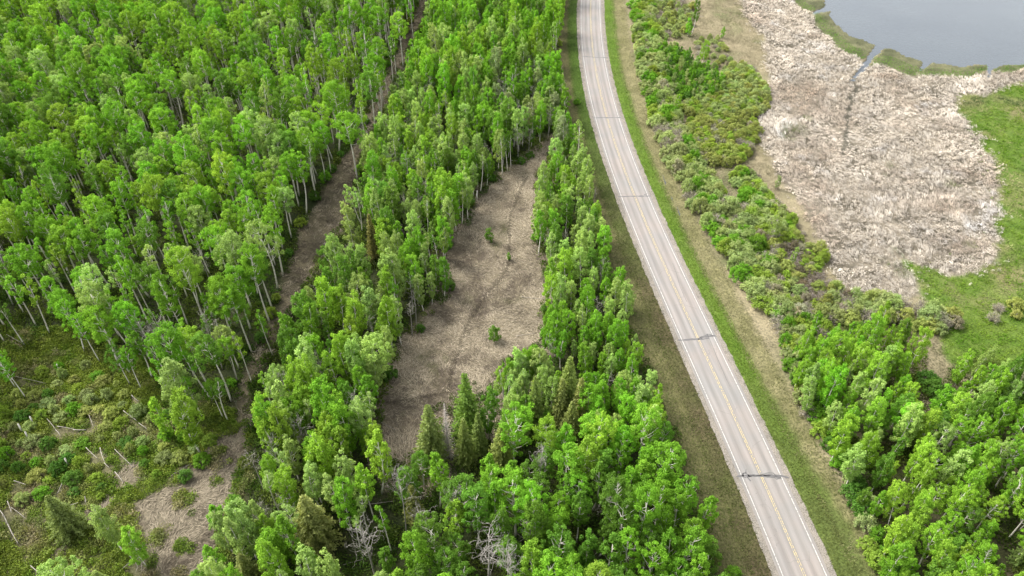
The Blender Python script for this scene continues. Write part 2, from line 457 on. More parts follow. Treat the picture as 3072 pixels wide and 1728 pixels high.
Z = np.where((edge_fade < 6) & (np.abs(S) > 16) & ~lake, Z * np.clip(edge_fade / 6, 0, 1), Z)
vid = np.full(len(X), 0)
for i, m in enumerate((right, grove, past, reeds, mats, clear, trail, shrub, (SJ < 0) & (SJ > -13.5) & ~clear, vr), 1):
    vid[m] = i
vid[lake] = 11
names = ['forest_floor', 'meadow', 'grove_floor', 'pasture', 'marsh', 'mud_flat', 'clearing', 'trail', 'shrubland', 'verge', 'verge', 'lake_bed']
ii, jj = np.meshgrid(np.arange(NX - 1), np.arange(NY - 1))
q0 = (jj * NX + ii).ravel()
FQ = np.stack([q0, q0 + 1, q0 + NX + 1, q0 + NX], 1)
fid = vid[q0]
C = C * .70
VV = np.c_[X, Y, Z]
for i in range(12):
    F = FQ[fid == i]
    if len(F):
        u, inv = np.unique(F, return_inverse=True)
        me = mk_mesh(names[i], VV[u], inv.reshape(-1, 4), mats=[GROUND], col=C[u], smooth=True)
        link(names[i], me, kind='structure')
# the land goes on to the horizon
B = 4000
xs, ys = [-B, gx[0], gx[-1], B], [-B, gy[0], gy[-1], B]
V, F = [], []
for a in range(3):
    for b in range(3):
        if a == 1 and b == 1:
            continue
        k = len(V)
        V += [(xs[a], ys[b], 0), (xs[a + 1], ys[b], 0), (xs[a + 1], ys[b + 1], 0), (xs[a], ys[b + 1], 0)]
        F.append((k, k + 1, k + 2, k + 3))
link('land', mk_mesh('land', V, F, mats=[GROUND], col=np.tile([[.05, .06, .025]], (len(V), 1))), kind='structure')

# lake surface
t = NT('lake_water')
p = t.pos()
w1 = t.noise(.6, 3, t.n('ShaderNodeMapping', {'Vector': p, 'Scale': (1, 2.2, 1)}).outputs[0]).outputs[0]
w2 = t.noise(.035, 3, p).outputs[0]
lc = t.ramp(w2, [(.3, (.036, .045, .054)), (.7, (.046, .056, .064))])
WATER = t.pbr(lc, .12, .36, w1, .35, .08)
lp = G(LAKE[:-3]) 
lv = np.vstack([lp, [(620, 420), (620, 900), (40, 900)]])
lb = G([(1700, 260), (3400, 260), (3400, -150), (1700, -150)])
V = [(lb[0][0] - 20, lb[0][1] - 15, -.33), (290, 150, -.33), (290, 391, -.33), (60, 391, -.33)]
link('lake', mk_mesh('lake', [(40, 150, -.33), (291, 150, -.33), (291, 391, -.33), (40, 391, -.33)], [(0, 1, 2, 3)], mats=[WATER]), kind='structure')

# ---------------------------------------------------------------- road
t = NT('worn_asphalt')
p = t.pos()
sd_ = t.attr('side').outputs['Fac']
f1 = t.noise(1.0, 4, t.n('ShaderNodeCombineXYZ', {'X': t.math('MULTIPLY', sd_, 1.6), 'Y': t.math('MULTIPLY', t.n('ShaderNodeSeparateXYZ', {0: p}).outputs['Y'], .07)}).outputs[0]).outputs[0]
f2 = t.noise(.12, 3, p).outputs[0]
f3 = t.noise(22, 2, p).outputs[0]
al = t.math('ABSOLUTE', sd_)
wp = t.math('COSINE', t.math('MULTIPLY', t.math('SUBTRACT', al, .95), 3.7))      # wheel paths polished lighter
c = t.mix((.146, .137, .128), (.182, .172, .162), t.math('MULTIPLY_ADD', wp, .5, .5))
c = t.mix(c, t.ramp(f1, [(.3, (.86, .86, .87)), (.7, (1.10, 1.09, 1.08))]), 1.0, 'MULTIPLY')
c = t.mix(c, t.ramp(f2, [(.35, (.93, .95, .97)), (.65, (1.05, 1.0, .985))]), 1.0, 'MULTIPLY')
c = t.mix(c, t.ramp(f3, [(.3, (.9, .9, .9)), (.7, (1.08, 1.08, 1.08))]), 1.0, 'MULTIPLY')
vor = t.n('ShaderNodeTexVoronoi', {'Vector': t.n('ShaderNodeMapping', {'Vector': t.mix(p, t.noise(.8, 3, p).outputs[1], .5, 'ADD'), 'Scale': (.16, .10, 1)}).outputs[0], 'Scale': 1.0}, feature='DISTANCE_TO_EDGE')
crk = t.math('MULTIPLY', t.math('LESS_THAN', vor.outputs['Distance'], .0045), t.math('GREATER_THAN', f2, .5))
c = t.mix(c, (.09, .085, .08), t.math('MULTIPLY', crk, .4))
ASPH = t.pbr(c, .9, .2, f3, .2, .01)
t = NT('gravel_shoulder')
p = t.pos()
g1, g2 = t.noise(6, 4, p).outputs[0], t.noise(.7, 4, p).outputs[0]
c = t.mix(t.ramp(g1, [(.3, (.075, .066, .055)), (.5, (.145, .132, .114)), (.72, (.21, .196, .176))]), t.ramp(g2, [(.3, (.8, .8, .8)), (.7, (1.15, 1.12, 1.1))]), 1.0, 'MULTIPLY')
GRAV = t.pbr(c, .95, .1, g1, .8, .05)
def paint(name, col, wear):
    t = NT(name)
    p = t.pos()
    n = t.noise(3.5, 5, p).outputs[0]
    m = t.ramp(n, [(wear, (.15, .145, .14)), (wear + .12, col)])
    return t.pbr(m, .7, .3)
WHITE, YELLOW = paint('white_line_paint', (.30, .29, .275), .37), paint('yellow_line_paint', (.33, .265, .13), .42)
TAR = NT('crack_sealant').pbr((.075, .072, .072), .6, .3)
ribbon('gravel_shoulder', -5.0, 5.1, .31, GRAV, wob=.28, kind='structure')
cols = np.linspace(-3.95, 3.95, 33)            # carriageway as one sheet with its sideways coordinate
n_ = len(yy)
V = np.concatenate([np.c_[RC + RN * o, np.full(n_, ZR)] for o in cols])
k = np.arange(n_ - 1)
F = np.concatenate([np.stack([a * n_ + k, (a + 1) * n_ + k, (a + 1) * n_ + k + 1, a * n_ + k + 1], 1) for a in range(32)])
me = mk_mesh('road', V, F, mats=[ASPH], smooth=True)
me.attributes.new('side', 'FLOAT', 'POINT').data.foreach_set('value', np.repeat(cols, n_).astype(np.float32))
road = link('road', me, kind='structure')
for o in (-3.4, 3.4):
    ribbon('edge_line', o - .085, o + .085, ZR + .005, WHITE, road)
for o in (-.14, .14):
    ribbon('centre_line', o - .06, o + .06, ZR + .005, YELLOW, road)
def tar_strip(pts, w, name='sealed_crack'):
    p = G(np.array(pts) / K, ZR)
    q = [p[0]]
    for a, b in zip(p[:-1], p[1:]):
        m = max(2, int(np.linalg.norm(b - a) / .35))
        q += [a + (b - a) * j / m for j in range(1, m + 1)]
    q = np.array(q)
    q[:, 1] += (R.random(len(q)) - .5) * .12
    tt = np.gradient(q, axis=0)
    tt /= np.linalg.norm(tt, axis=1)[:, None] + 1e-9
    nn = np.stack([-tt[:, 1], tt[:, 0]], 1)
    ww = (w * (.55 + .9 * R.random(len(q))))[:, None] * .5
    V = np.vstack([np.c_[q + nn * ww, np.full(len(q), ZR + .009)], np.c_[q - nn * ww, np.full(len(q), ZR + .009)]])
    k = np.arange(len(q) - 1)
    link(name, mk_mesh(name, V, np.stack([k, k + len(q), k + len(q) + 1, k + 1], 1), mats=[TAR]), road)
c1 = lambda L: [(1660 + x * .138, y * .138) for x, y in L]
c2 = lambda L: [(1660 + x * .138, 200 + y * .138) for x, y in L]
c3 = lambda L: [(1750 + x * .138, 450 + y * .138) for x, y in L]
c5 = lambda L: [(1980 + x * .138, 950 + y * .138) for x, y in L]
c6 = lambda L: [(2150 + x * .138, 1350 + y * .138) for x, y in L]
tar_strip(c1([(640,1222),(900,1245),(1180,1252)]), .42)
tar_strip(c2([(870,1112),(1150,1105),(1470,1105)]), .42)
tar_strip(c3([(750,1018),(1080,1005),(1460,1000)]), .42)
tar_strip(c3([(1320,970),(1390,955)]), .25)
tar_strip(c5([(390,508),(560,505),(700,492),(830,488),(920,450),(1050,425),(1210,418)]), .40)
tar_strip(c5([(830,490),(950,490),(1070,465)]), .32)
tar_strip(c5([(870,450),(1000,400),(1060,380),(1150,405)]), .2)
tar_strip(c6([(430,570),(560,560),(720,552),(950,550),(1150,540),(1380,560),(1560,600)]), .32)
tar_strip(c6([(700,570),(950,568),(1150,575),(1400,600)]), .32)
tar_strip(c6([(570,510),(640,500),(690,545),(700,580),(620,600),(570,570),(570,510)]), .25)
tar_strip(c6([(640,410),(630,500)]), .14)
tar_strip(c6([(670,590),(740,675)]), .18)
tar_strip(c6([(960,540),(1090,500),(1230,505),(1290,560)]), .16)
tar_strip(c6([(1240,590),(1300,630),(1420,610)]), .18)
t_ = [(1660+960*.138,200),(1660+1030*.138,200+280*.138),(1660+1090*.138,200+560*.138),(1660+1150*.138,200+820*.138),(1660+1215*.138,200+1080*.138)]
tar_strip(t_, .10, 'crack')
tar_strip([(2018,790),(2030,822),(2040,860),(2060,905)], .09, 'crack')
tar_strip([(2121,1000),(2136,1035),(2150,1070),(2180,1140),(2190,1160)], .08, 'crack')

# ---------------------------------------------------------------- grass, straw and reeds: each one mass
def scatter_in(poly, dens, soft=0.0, mask=None):
    g = G(poly)
    lo, hi = g.min(0), g.max(0)
    lo, hi = np.maximum(lo, (gx[0] + 2, gy[0] + 2)), np.minimum(hi, (gx[-1] - 2, gy[-1] - 2))
    n = int((hi - lo).prod() * dens)
    p = lo + R.random((n, 2)) * (hi - lo)
    jit = np.stack([(fbm(p[:, 0], p[:, 1], 5, 20) - .5) * 3.2, (fbm(p[:, 0], p[:, 1], 5, 24) - .5) * 3.2], 1)
    if soft:
        jit = jit * 1.6 + R.normal(size=p.shape) * soft
    v = P(p[:, 0] + jit[:, 0], p[:, 1] + jit[:, 1])
    k = inside(v, poly) & (v[:, 0] > -90) & (v[:, 0] < 2670) & (v[:, 1] > -60) & (v[:, 1] < 1530)
    p = p[k]
    return p if mask is None else p[mask(p)]
def blades(name, p, ang, ln, wd, lift, col, label, cat):
    n = len(p)
    z = zground(p[:, 0], p[:, 1])
    d = np.stack([np.cos(ang), np.sin(ang), np.zeros(n)], 1)
    s = np.stack([-np.sin(ang), np.cos(ang), np.zeros(n)], 1)
    up = np.array([[0, 0, 1.]])
    b = np.c_[p, z - .02]
    ln, wd, lift = [np.broadcast_to(np.asarray(q, float), n)[:, None] for q in (ln, wd, lift)]
    m = b + d * ln * .45 + up * lift * .8
    e = b + d * ln + up * lift * R.uniform(.5, 1.15, (n, 1))
    V = np.stack([b, m + s * wd * .5, e, m - s * wd * .5 + up * wd * R.uniform(-.3, .3, (n, 1))], 1).reshape(-1, 3)
    me = mk_mesh(name, V, np.arange(4 * n).reshape(-1, 4), mats=[BLADE], col=np.repeat(col * .74, 4, 0))
    return link(name, me, kind='stuff', label=label, cat=cat)
def vary(base, n, s=.25):
    return np.clip(np.asarray(base) * (1 + s * R.normal(size=(n, 1))), .004, .8)
# bleached reeds, in leaning tufts
def tufts(poly, dens, k, spread, mask=None, soft=1.1):
    p = scatter_in(poly, dens, soft)
    if mask is not None:
        p = p[mask(p)]
    i = np.repeat(np.arange(len(p)), k)
    return p, i, p[i] + R.normal(size=(len(i), 2)) * spread
def reed_mask(p):
    v = P(p[:, 0], p[:, 1])
    m = ~inside(v, LAKE)
    for q in MATS:
        m &= ~inside(v, q)
    x, y = p[:, 0], p[:, 1]
    return m & (R.random(len(p)) < np.clip(1.6 - 1.5 * fbm(x, y, 3, 50), .2, 1)) & (wet(x, y) > R.uniform(.3, .75, len(p)))
p0, ti, p = tufts(REEDS, 3.2, 8, .2, reed_mask)
x, y = p0[:, 0], p0[:, 1]
ang = rad(215) + 1.5 * (noise(x, y, 3.5, 52) - .5) * 2 + 1.6 * (noise(x, y, 19, 53) - .5) * 2 + .45 * R.normal(size=len(p0))
t1, t2 = fbm(x, y, 16, 54), fbm(x, y, 6, 57)
cc = lerp(lerp((.71, .63, .53), (.86, .79, .69), R.random(len(p0))), (.60, .49, .39), t1 * 3 - 1.5)
cc = lerp(cc, (.88, .85, .82), t2 * 3.4 - 2.1)
cc *= R.uniform(.6, 1.28, (len(p0), 1)) * (.82 + .4 * fbm(x, y, 2.6, 59))[:, None]
cc = lerp(cc, (.13, .17, .05), green_spot(x, y) * 1.2 * R.random(len(p0)))
flat = np.clip(fbm(x, y, 14, 60) * 3 - 1.5, 0, 1)
n = len(p)
blades('reeds', p, ang[ti] + .3 * R.normal(size=n), R.uniform(.45, 1.1, n), R.uniform(.05, .10, n), R.uniform(.3, 1.1, n) * (1 - .7 * flat[ti]), cc[ti] * R.uniform(.75, 1.2, (n, 1)), 'bleached beige reeds leaning in tufts along the lake shore', 'reeds')
# straw of the clearing, combed in patches
p = scatter_in(CLEARING_G, 30)
x, y = p[:, 0], p[:, 1]
ang = 6.5 * noise(x, y, 5, 61) + 1.2 * R.normal(size=len(p)) * .5
t1, t2 = fbm(x, y, 9, 62), fbm(x, y, 3, 65)
fd = foot(x, y)
edge_d = (foot(x, y) > .38) & (foot(x, y) < .75)
path = fd < .38
cc = lerp((.125, .102, .082), (.46, .395, .295), (t1 * .9 + t2 * .8) * 3.2 - 2.1 + .45 * R.normal(size=len(p)))
cc = lerp(cc, (.085, .10, .03), (fbm(x, y, 6, 68) * 4 - 2.75) + .2 * R.normal(size=len(p)))
cc[path] *= .6
cc[edge_d] *= 1.2
blades('dry_grass', p, ang, R.uniform(.5, 1.3, len(p)), R.uniform(.035, .09, len(p)), R.uniform(.03, .3, len(p)), cc * R.uniform(.6, 1.3, (len(p), 1)), 'flattened straw-coloured grass covering the long clearing', 'dry grass')
# straw in the trail and lower brown strip
pl, il, n0 = [], [], []
for o, dn in [(TRAIL_G, 1.0), (BROWN_STRIP, 1.9)] + [(b, 1.9) for b in BARE_SPOTS]:
    a_, i_, b_ = tufts(o, dn, 12, .3)
    il.append(i_ + sum(len(q) for q in n0))
    n0.append(a_)
    pl.append(b_)
p, p0, ti = np.vstack(pl), np.vstack(n0), np.concatenate(il)
x, y = p[:, 0], p[:, 1]
a0 = rad(55) + 1.2 * (noise(p0[:, 0], p0[:, 1], 5, 70) - .5) * 2 + .5 * R.normal(size=len(p0)) + math.pi * (R.random(len(p0)) < .3)
ang = a0[ti] + .4 * R.normal(size=len(p))
cc = lerp((.12, .10, .075), (.36, .31, .23), fbm(x, y, 4, 71) * 2.6 - .9 + .35 * R.normal(size=len(p)))
blades('trail_straw', p, ang, R.uniform(.5, 1.5, len(p)), R.uniform(.06, .14, len(p)), R.uniform(.03, .3, len(p)), cc * R.uniform(.7, 1.2, (len(p), 1)), 'brown combed straw on the cut trail through the trees', 'dry grass')
# verge grass
def strip_pts(s0, s1, dens, y0=50, y1=300):
    n = int((y1 - y0) * (s1 - s0) * dens)
    yv = R.uniform(y0, y1, n)
    yv = yv[R.random(n) < np.clip(110 / yv, .35, 1)]
    sv = R.uniform(s0, s1, len(yv))
    return np.stack([np.interp(yv, yy, RC[:, 0] ) + sv * np.interp(yv, yy, RN[:, 0]), yv + sv * np.interp(yv, yy, RN[:, 1])], 1), sv
pp, cs = [], []
for s0, s1, c0, c1_, dn in ((-8.3, -4.9, (.060, .085, .018), (.105, .105, .045), 16), (-13.5, -7.6, (.088, .122, .030), (.150, .160, .060), 16), (4.9, 9.0, (.080, .150, .014), (.125, .185, .030), 18), (7.8, 13.5, (.150, .150, .062), (.27, .25, .135), 16)):
    q, sv = strip_pts(s0, s1, dn)
    a = lerp(c0, c1_, fbm(q[:, 0], q[:, 1], 3, 75) * 2.2 - .6 + .25 * R.normal(size=len(q)))
    if s0 == -8.3:
        a = lerp(a, (.055, .115, .012), np.clip((q[:, 1] - 130) / 70, 0, 1) * .9)
    if s0 == 4.9:
        a = lerp(a, (.11, .125, .04), np.clip((105 - q[:, 1]) / 35, 0, 1) * .8)
    if s0 == 7.8:
        a = lerp(a, (.120, .140, .045), np.clip((112 - q[:, 1]) / 30, 0, 1) * .85 * (fbm(q[:, 0], q[:, 1], 5, 77) > .40))
    pp.append(q)
    cs.append(a)
p, cc = np.vstack(pp), np.vstack(cs)
blades('roadside_grass', p, R.uniform(0, 6.3, len(p)), R.uniform(.15, .45, len(p)), R.uniform(.06, .13, len(p)), R.uniform(.1, .32, len(p)), cc * R.uniform(.7, 1.25, (len(p), 1)), 'green and tan grass on both verges of the road', 'grass')
# meadow between the willows and the reeds, and the pasture
MEADOW = [(1590,-40),(1990,-40),(1900,200),(1940,380),(1960,500),(2030,600),(2110,740),(2200,780),(2330,760),(2480,900),(2420,1060),(2330,1060),(2200,900),(1980,850),(1850,660),(1700,430),(1620,200)]
p = scatter_in(MEADOW, 7)
v = P(p[:, 0], p[:, 1])
p = p[~inside(v, REEDS) & ~inside(v, PASTURE) & (rs(p[:, 0], p[:, 1]) > 13)]
x, y = p[:, 0], p[:, 1]
cc = lerp(lerp((.17, .15, .092), (.36, .31, .205), fbm(x, y, 6, 80) * 2.4 - .6), (.09, .12, .03), fbm(x, y, 10, 83) * 4 - 2.5)
blades('meadow_grass', p, 6 * noise(x, y, 7, 85) + .6 * R.normal(size=len(p)), R.uniform(.4, 1.0, len(p)), R.uniform(.08, .16, len(p)), R.uniform(.1, .4, len(p)), cc * R.uniform(.7, 1.25, (len(p), 1)), 'tan and olive grass between the willows and reeds', 'grass')
p0, ti, p = tufts(PASTURE, 1.5, 8, .3, lambda p: ~inside(P(p[:, 0], p[:, 1]), REEDS) | (R.random(len(p)) < .05))
x, y = p0[:, 0], p0[:, 1]
cc = lerp(lerp((.080, .175, .014), (.165, .25, .034), fbm(x, y, 3, 88) * 2.6 - .8 + .2 * R.normal(size=len(p0))), (.32, .31, .15), fbm(x, y, 9, 90) * 5 - 2.6 + .3 * R.normal(size=len(p0)))
cc = lerp(cc, (.055, .10, .03), fbm(x, y, 12, 94) * 5 - 2.9)
n = len(p)
blades('pasture_grass', p, R.uniform(0, 6.3, n), R.uniform(.2, .6, n), R.uniform(.08, .16, n), R.uniform(.15, .5, n), cc[ti] * R.uniform(.7, 1.25, (n, 1)), 'bright green grass of the pasture beside the reeds', 'grass')
pl = [scatter_in(m, 9) for m in MATS]
p = np.vstack(pl)
v = P(p[:, 0], p[:, 1])
near_reed = np.zeros(len(p))
for dx, dy in ((-8, 10), (-16, 14), (0, 14), (0, 22), (-14, 4)):
    near_reed += inside(v + (dx, dy), REEDS)
k = (R.random(len(p)) < .10 + .45 * near_reed) & ~inside(v, LAKE)
p, near_reed = p[k], near_reed[k]
cc = lerp((.12, .13, .055), (.095, .215, .016), near_reed / 2)
blades('sedge', p, R.uniform(0, 6.3, len(p)), R.uniform(.2, .5, len(p)), .12, R.uniform(.1, .35, len(p)), vary(cc, len(p)), 'green sedge on the floating mats at the lake edge', 'sedge')

# ---------------------------------------------------------------- plant shapes
def bezier_path(base, top, n, bend, rng):
    t = np.linspace(0, 1, n)[:, None]
    b = np.array([rng.normal() * bend, rng.normal() * bend, 0])
    return np.asarray(base) * (1 - t) + np.asarray(top) * t + b * np.sin(t * math.pi) + .3 * b[::-1] * 0
def broadleaf(name, seed, h, r, z0, clumps, per, leaf, clump_r, shape, bark, tr, tall=1.0, limbs=10, up=.55, lop=0.0):
    """trunk with limbs, and a crown of leaf clumps at the limb ends; returns (trunk mesh, crown mesh)"""
    g = np.random.default_rng(seed)
    T, L = Geo(), Geo()
    top = np.array([g.normal() * .3, g.normal() * .3, h * .93])
    ax = bezier_path((0, 0, -.3), top, 9, h * .018, g)
    T.tube(ax, tr * (1 - .85 * np.linspace(0, 1, 9) ** 1.2), 5)
    axz = lambda z: np.array([np.interp(z, ax[:, 2], ax[:, 0]), np.interp(z, ax[:, 2], ax[:, 1]), z])
    cs = []
    for i in range(clumps):
        t = (i + g.random()) / clumps
        z = z0 + (h - z0) * (t ** .9) * (1 if shape == 'round' else g.uniform(.9, 1.04))
        if shape == 'round':
            env = r * math.sqrt(max(.03, 1 - ((t - .42) / .62) ** 2))
        elif shape == 'column':
            env = r * (math.sin(math.pi * min(1, (t * .88 + .12))) ** .7)
        else:
            env = r * math.sqrt(max(.02, t * 1.9)) if t < .4 else r * .95 * (1 - (t - .4) / .66) ** .42
        a = i * 2.39996 + g.normal() * .5
        q = env * math.sqrt(g.uniform(.15, 1.0)) * g.uniform(.82, 1.22)
        q *= 1 + lop * math.cos(a - seed)
        cs.append(axz(min(z, h * .93)) * (1, 1, 0) + (math.cos(a) * q, math.sin(a) * q, z + g.normal() * .25))
    cs = np.array(cs)
    for c in cs[:: max(1, len(cs) // limbs)]:
        zb = max(z0 * .9, c[2] - math.hypot(c[0], c[1]) * (1.2 if shape != 'round' else .8) - .4)
        b = axz(min(zb, h * .85))
        mid = (b + c) / 2 + (0, 0, -.12 * np.linalg.norm(c - b))
        T.tube([b, mid, c], np.array([.30, .2, .08]) * tr, 4, cap=False)
    tone0 = g.normal(0, .13, len(cs))
    n = clumps * per
    idx = np.repeat(np.arange(clumps), per)
    o = g.normal(size=(n, 3))
    o /= np.linalg.norm(o, axis=1)[:, None]
    o *= (g.random(n) ** .45)[:, None] * (clump_r * g.uniform(.7, 1.25, clumps))[idx][:, None]
    o[:, 2] *= tall
    od = o * (1, 1, 1 / tall) / clump_r
    rc = np.stack([cs[:, 0], cs[:, 1], (cs[:, 2] - (z0 * .6 + h * .4)) * r / (h - z0)], 1) / r
    L.leaves(cs[idx] + o, leaf, g, up=up, aspect=.74, out=.6 * od + .4 * rc[idx], rnd=.95, tone=np.clip(.5 + tone0[idx] + .2 * g.normal(size=n), 0, 1))
    return T.mesh(name + '_trunk', [bark], True), L.mesh(name + '_crown', [LEAF])
def dead_tree(name, seed, h, bark, spread=.5, z0=.45, n=14, tr=.16, curl=.2):
    g = np.random.default_rng(seed)
    T = Geo()
    ax = bezier_path((0, 0, -.3), (g.normal() * .4, g.normal() * .4, h), 9, h * .02, g)
    T.tube(ax, tr * (1 - .88 * np.linspace(0, 1, 9)), 5)
    B = Geo()
    def branch(b, d, ln, r, lev):
        k = 5
        p = [b]
        for i in range(k):
            d = d + g.normal(size=3) * curl
            d[2] += .06
            d /= np.linalg.norm(d)
            p.append(p[-1] + d * ln / k)
        B.tube(p, r * (1 - .75 * np.linspace(0, 1, k + 1)), 4 if lev == 0 else 3, cap=False)
        if lev < 2:
            for _ in range(4 if lev == 0 else 3):
                i = g.integers(1, k + 1)
                e = d + g.normal(size=3) * .75
                branch(p[i], e / np.linalg.norm(e), ln * g.uniform(.35, .6), max(.014, r * .55), lev + 1)
    for i in range(n):
        t = z0 + (1 - z0) * (i + g.random()) / n
        b = np.array([np.interp(t * h, ax[:, 2], ax[:, 0]), np.interp(t * h, ax[:, 2], ax[:, 1]), t * h])
        a = i * 2.4 + g.normal() * .4
        d = np.array([math.cos(a), math.sin(a), g.uniform(.35, 1.1)])
        branch(b, d / np.linalg.norm(d), h * spread * .4 * (1.15 - .6 * (t - z0) / (1 - z0)), max(.03, tr * .2), 0)
    return T.mesh(name + '_trunk', [bark], True), B.mesh(name + '_branches', [bark])
def spruce(name, seed, h, r, bark, bare=False, droop=.35):
    g = np.random.default_rng(seed)
    T, L = Geo(), Geo()
    T.tube([(0, 0, -.3), (0, 0, h * .5), (0, 0, h)], [.2, .12, .02], 6)
    z = h * .06
    C, A, TN = [], [], []
    while z < h * .985:
        t = z / h
        k = 9 if t < .7 else 6
        off = g.random() * 6.3
        for i in range(k):
            a = off + i * 2 * math.pi / k + g.normal() * .15
            ln = (r * (1 - t) ** .82 + .12) * g.uniform(.72, 1.12)
            d = np.array([math.cos(a), math.sin(a), 0])
            m = max(3, int(ln / .15))
            s = np.linspace(.12, 1, m)[:, None]
            pt = np.array([0, 0, z]) + d * ln * s + np.array([0, 0, 1.]) * (-droop * ln * s + .32 * droop * ln * s ** 3)
            if bare:
                T.tube(pt[:: max(1, m // 4)], np.linspace(.035, .01, len(pt[:: max(1, m // 4)])), 3, cap=False)
                continue
            side = np.array([-d[1], d[0], 0])
            tn = g.normal(.5, .12)
            for sg in (-1, 0, 1):
                q = pt + side * sg * (.20 * (1 - s * .5)) * g.uniform(.7, 1.3, (m, 1)) + g.normal(size=(m, 3)) * .05
                q[:, 2] -= .06 * abs(sg)
                C.append(q)
                A.append(np.tile(d + side * sg * .8 + (0, 0, -.35), (m, 1)))
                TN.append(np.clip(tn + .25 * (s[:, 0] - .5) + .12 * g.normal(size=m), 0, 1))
        z += .30 + .12 * (1 - t)
    if bare:
        return T.mesh(name + '_trunk', [bark]), None
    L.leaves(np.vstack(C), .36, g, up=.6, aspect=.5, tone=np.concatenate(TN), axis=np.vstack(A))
    return T.mesh(name + '_trunk', [bark], True), L.mesh(name + '_crown', [LEAF])
def shrub(name, seed, h, r, clumps, per, leaf, bark, cr=.42, bare=False, up=.5):
    g = np.random.default_rng(seed)
    T, L = Geo(), Geo()
    cs = []
    for i in range(clumps):
        a = i * 2.39996 + g.normal() * .3
        q = r * math.sqrt((i + .5) / clumps)
        e = math.sqrt(max(0, 1 - (q / r) ** 2 * .85))
        cs.append((math.cos(a) * q, math.sin(a) * q, h * e * g.uniform(.62, 1.0)))
        if g.random() < .45:
            cs.append((math.cos(a) * q, math.sin(a) * q, h * e * g.uniform(.2, .6)))
    cs = np.array(cs)
    for c in cs[:: 1 if bare else 3]:
        b = np.array([c[0] * .15, c[1] * .15, -.1])
        T.tube([b, (b + c) / 2 + (0, 0, .12 * h), c], [.045, .03, .012], 3, cap=False)
        if bare:
            for _ in range(4):
                e = c + g.normal(size=3) * .35
                T.tube([(b + c * 2) / 3, (c + e) / 2, e], [.022, .016, .008], 3, cap=False)
    n = len(cs) * per
    idx = np.repeat(np.arange(len(cs)), per)
    o = g.normal(size=(n, 3))
    o /= np.linalg.norm(o, axis=1)[:, None]
    o *= (g.random(n) ** .4)[:, None] * (cr * g.uniform(.7, 1.3, len(cs)))[idx][:, None]
    tn = g.normal(0, .14, len(cs))
    P_ = cs[idx] + o
    P_[:, 2] = np.maximum(P_[:, 2], .03)
    L.leaves(P_, leaf, g, up=up, aspect=.74, out=.8 * o / cr, tone=np.clip(.5 + tn[idx] + .18 * g.normal(size=n), 0, 1))
    return T.mesh(name + '_stems', [bark]), L.mesh(name + '_foliage', [LEAF])

ASPEN = [broadleaf('aspen', 100 + i, 17, (2.2, 2.6, 1.8, 2.3, 2.0, 2.75)[i % 6], (9.6, 10.0, 9.2, 10.8, 8.2, 10.2)[i % 6], (66, 80, 54, 62, 60, 84)[i % 6], 100, .21, (.54, .56, .5, .54, .5, .58)[i % 6], 'round', BARK_ASPEN, .19, limbs=14, lop=(0, .2, 0, .35, .1, 0)[i % 6]) for i in range(11)]
POLE = [broadleaf('slender_aspen', 130 + i, 14, (1.15, 1.4, 1.0)[i], (7.6, 6.8, 8.4)[i], (18, 24, 13)[i], 76, .21, .42, 'column', BARK_ASPEN, .145, limbs=7, tall=1.2) for i in range(3)]
BIRCH = [broadleaf('birch', 140 + i, 19, (3.1, 2.7, 2.9)[i], (9.5, 10.5, 8.8)[i], (68, 54, 60)[i], 72, .25, .56, 'round', BARK_BIRCH, .19, limbs=16, lop=.25) for i in range(3)]
POPLAR = [broadleaf('poplar', 160 + i, 13, (1.75, 1.6, 2.0, 1.4, 1.85, 2.15)[i % 6], (3.2, 2.8, 3.6, 4.4, 2.4, 4.2)[i % 6], (84, 72, 92, 58, 80, 86)[i % 6], 78, .21, (.42, .38, .44, .36, .42, .46)[i % 6], ('round', 'ovoid', 'ovoid', 'column', 'ovoid', 'round')[i % 6], BARK_ASPEN, .12, tall=1.35, limbs=12, up=.5, lop=(0, .25, .15, .2, .3, .1)[i % 6]) for i in range(11)]
GAPPY = [broadleaf('crooked_aspen', 190 + i, 16, (2.6, 2.35, 2.8, 2.15)[i % 4], (6.2, 6.8, 5.6, 7.2)[i % 4], (88, 74, 94, 66)[i % 4], 86, .21, .48, 'round', BARK_ASPEN, .17, limbs=20, lop=.2, up=.5) for i in range(7)]
SAPLING = [broadleaf('sapling', 220 + i, 4.5, (.8, .65, .95)[i], .5, (26, 22, 28)[i], 50, .2, .34, 'column', BARK_ASPEN, .04, tall=1.5, limbs=6) for i in range(3)]
DEAD = [dead_tree('dead_tree', 240 + i, 12, BARK_DEAD, (.5, .42, .6, .36)[i], (.45, .5, .42, .55)[i], (15, 13, 16, 11)[i], .13) for i in range(4)]
DEADW = [dead_tree('crooked_dead_tree', 260 + i, 12, BARK_DEAD, .62, .5, 15, .19, .34) for i in range(3)]
SPRUCE = [spruce('spruce', 280 + i, 11, (2.7, 2.3, 3.1)[i], BARK_DARK) for i in range(3)]
SPRUCE_D = spruce('dead_spruce', 290, 11, 1.7, BARK_GREY, bare=True)
WILLOW = [shrub('willow', 300 + i, 3.1, (1.7, 2.0, 1.4, 1.8)[i], (30, 38, 24, 34)[i], 62, .21, BARK_GREY, .46) for i in range(4)]
WISPY = [shrub('wispy_willow', 320 + i, 2.4, (1.6, 1.9)[i], (40, 48)[i], 8, .20, BARK_GREY, .4, bare=True) for i in range(2)]

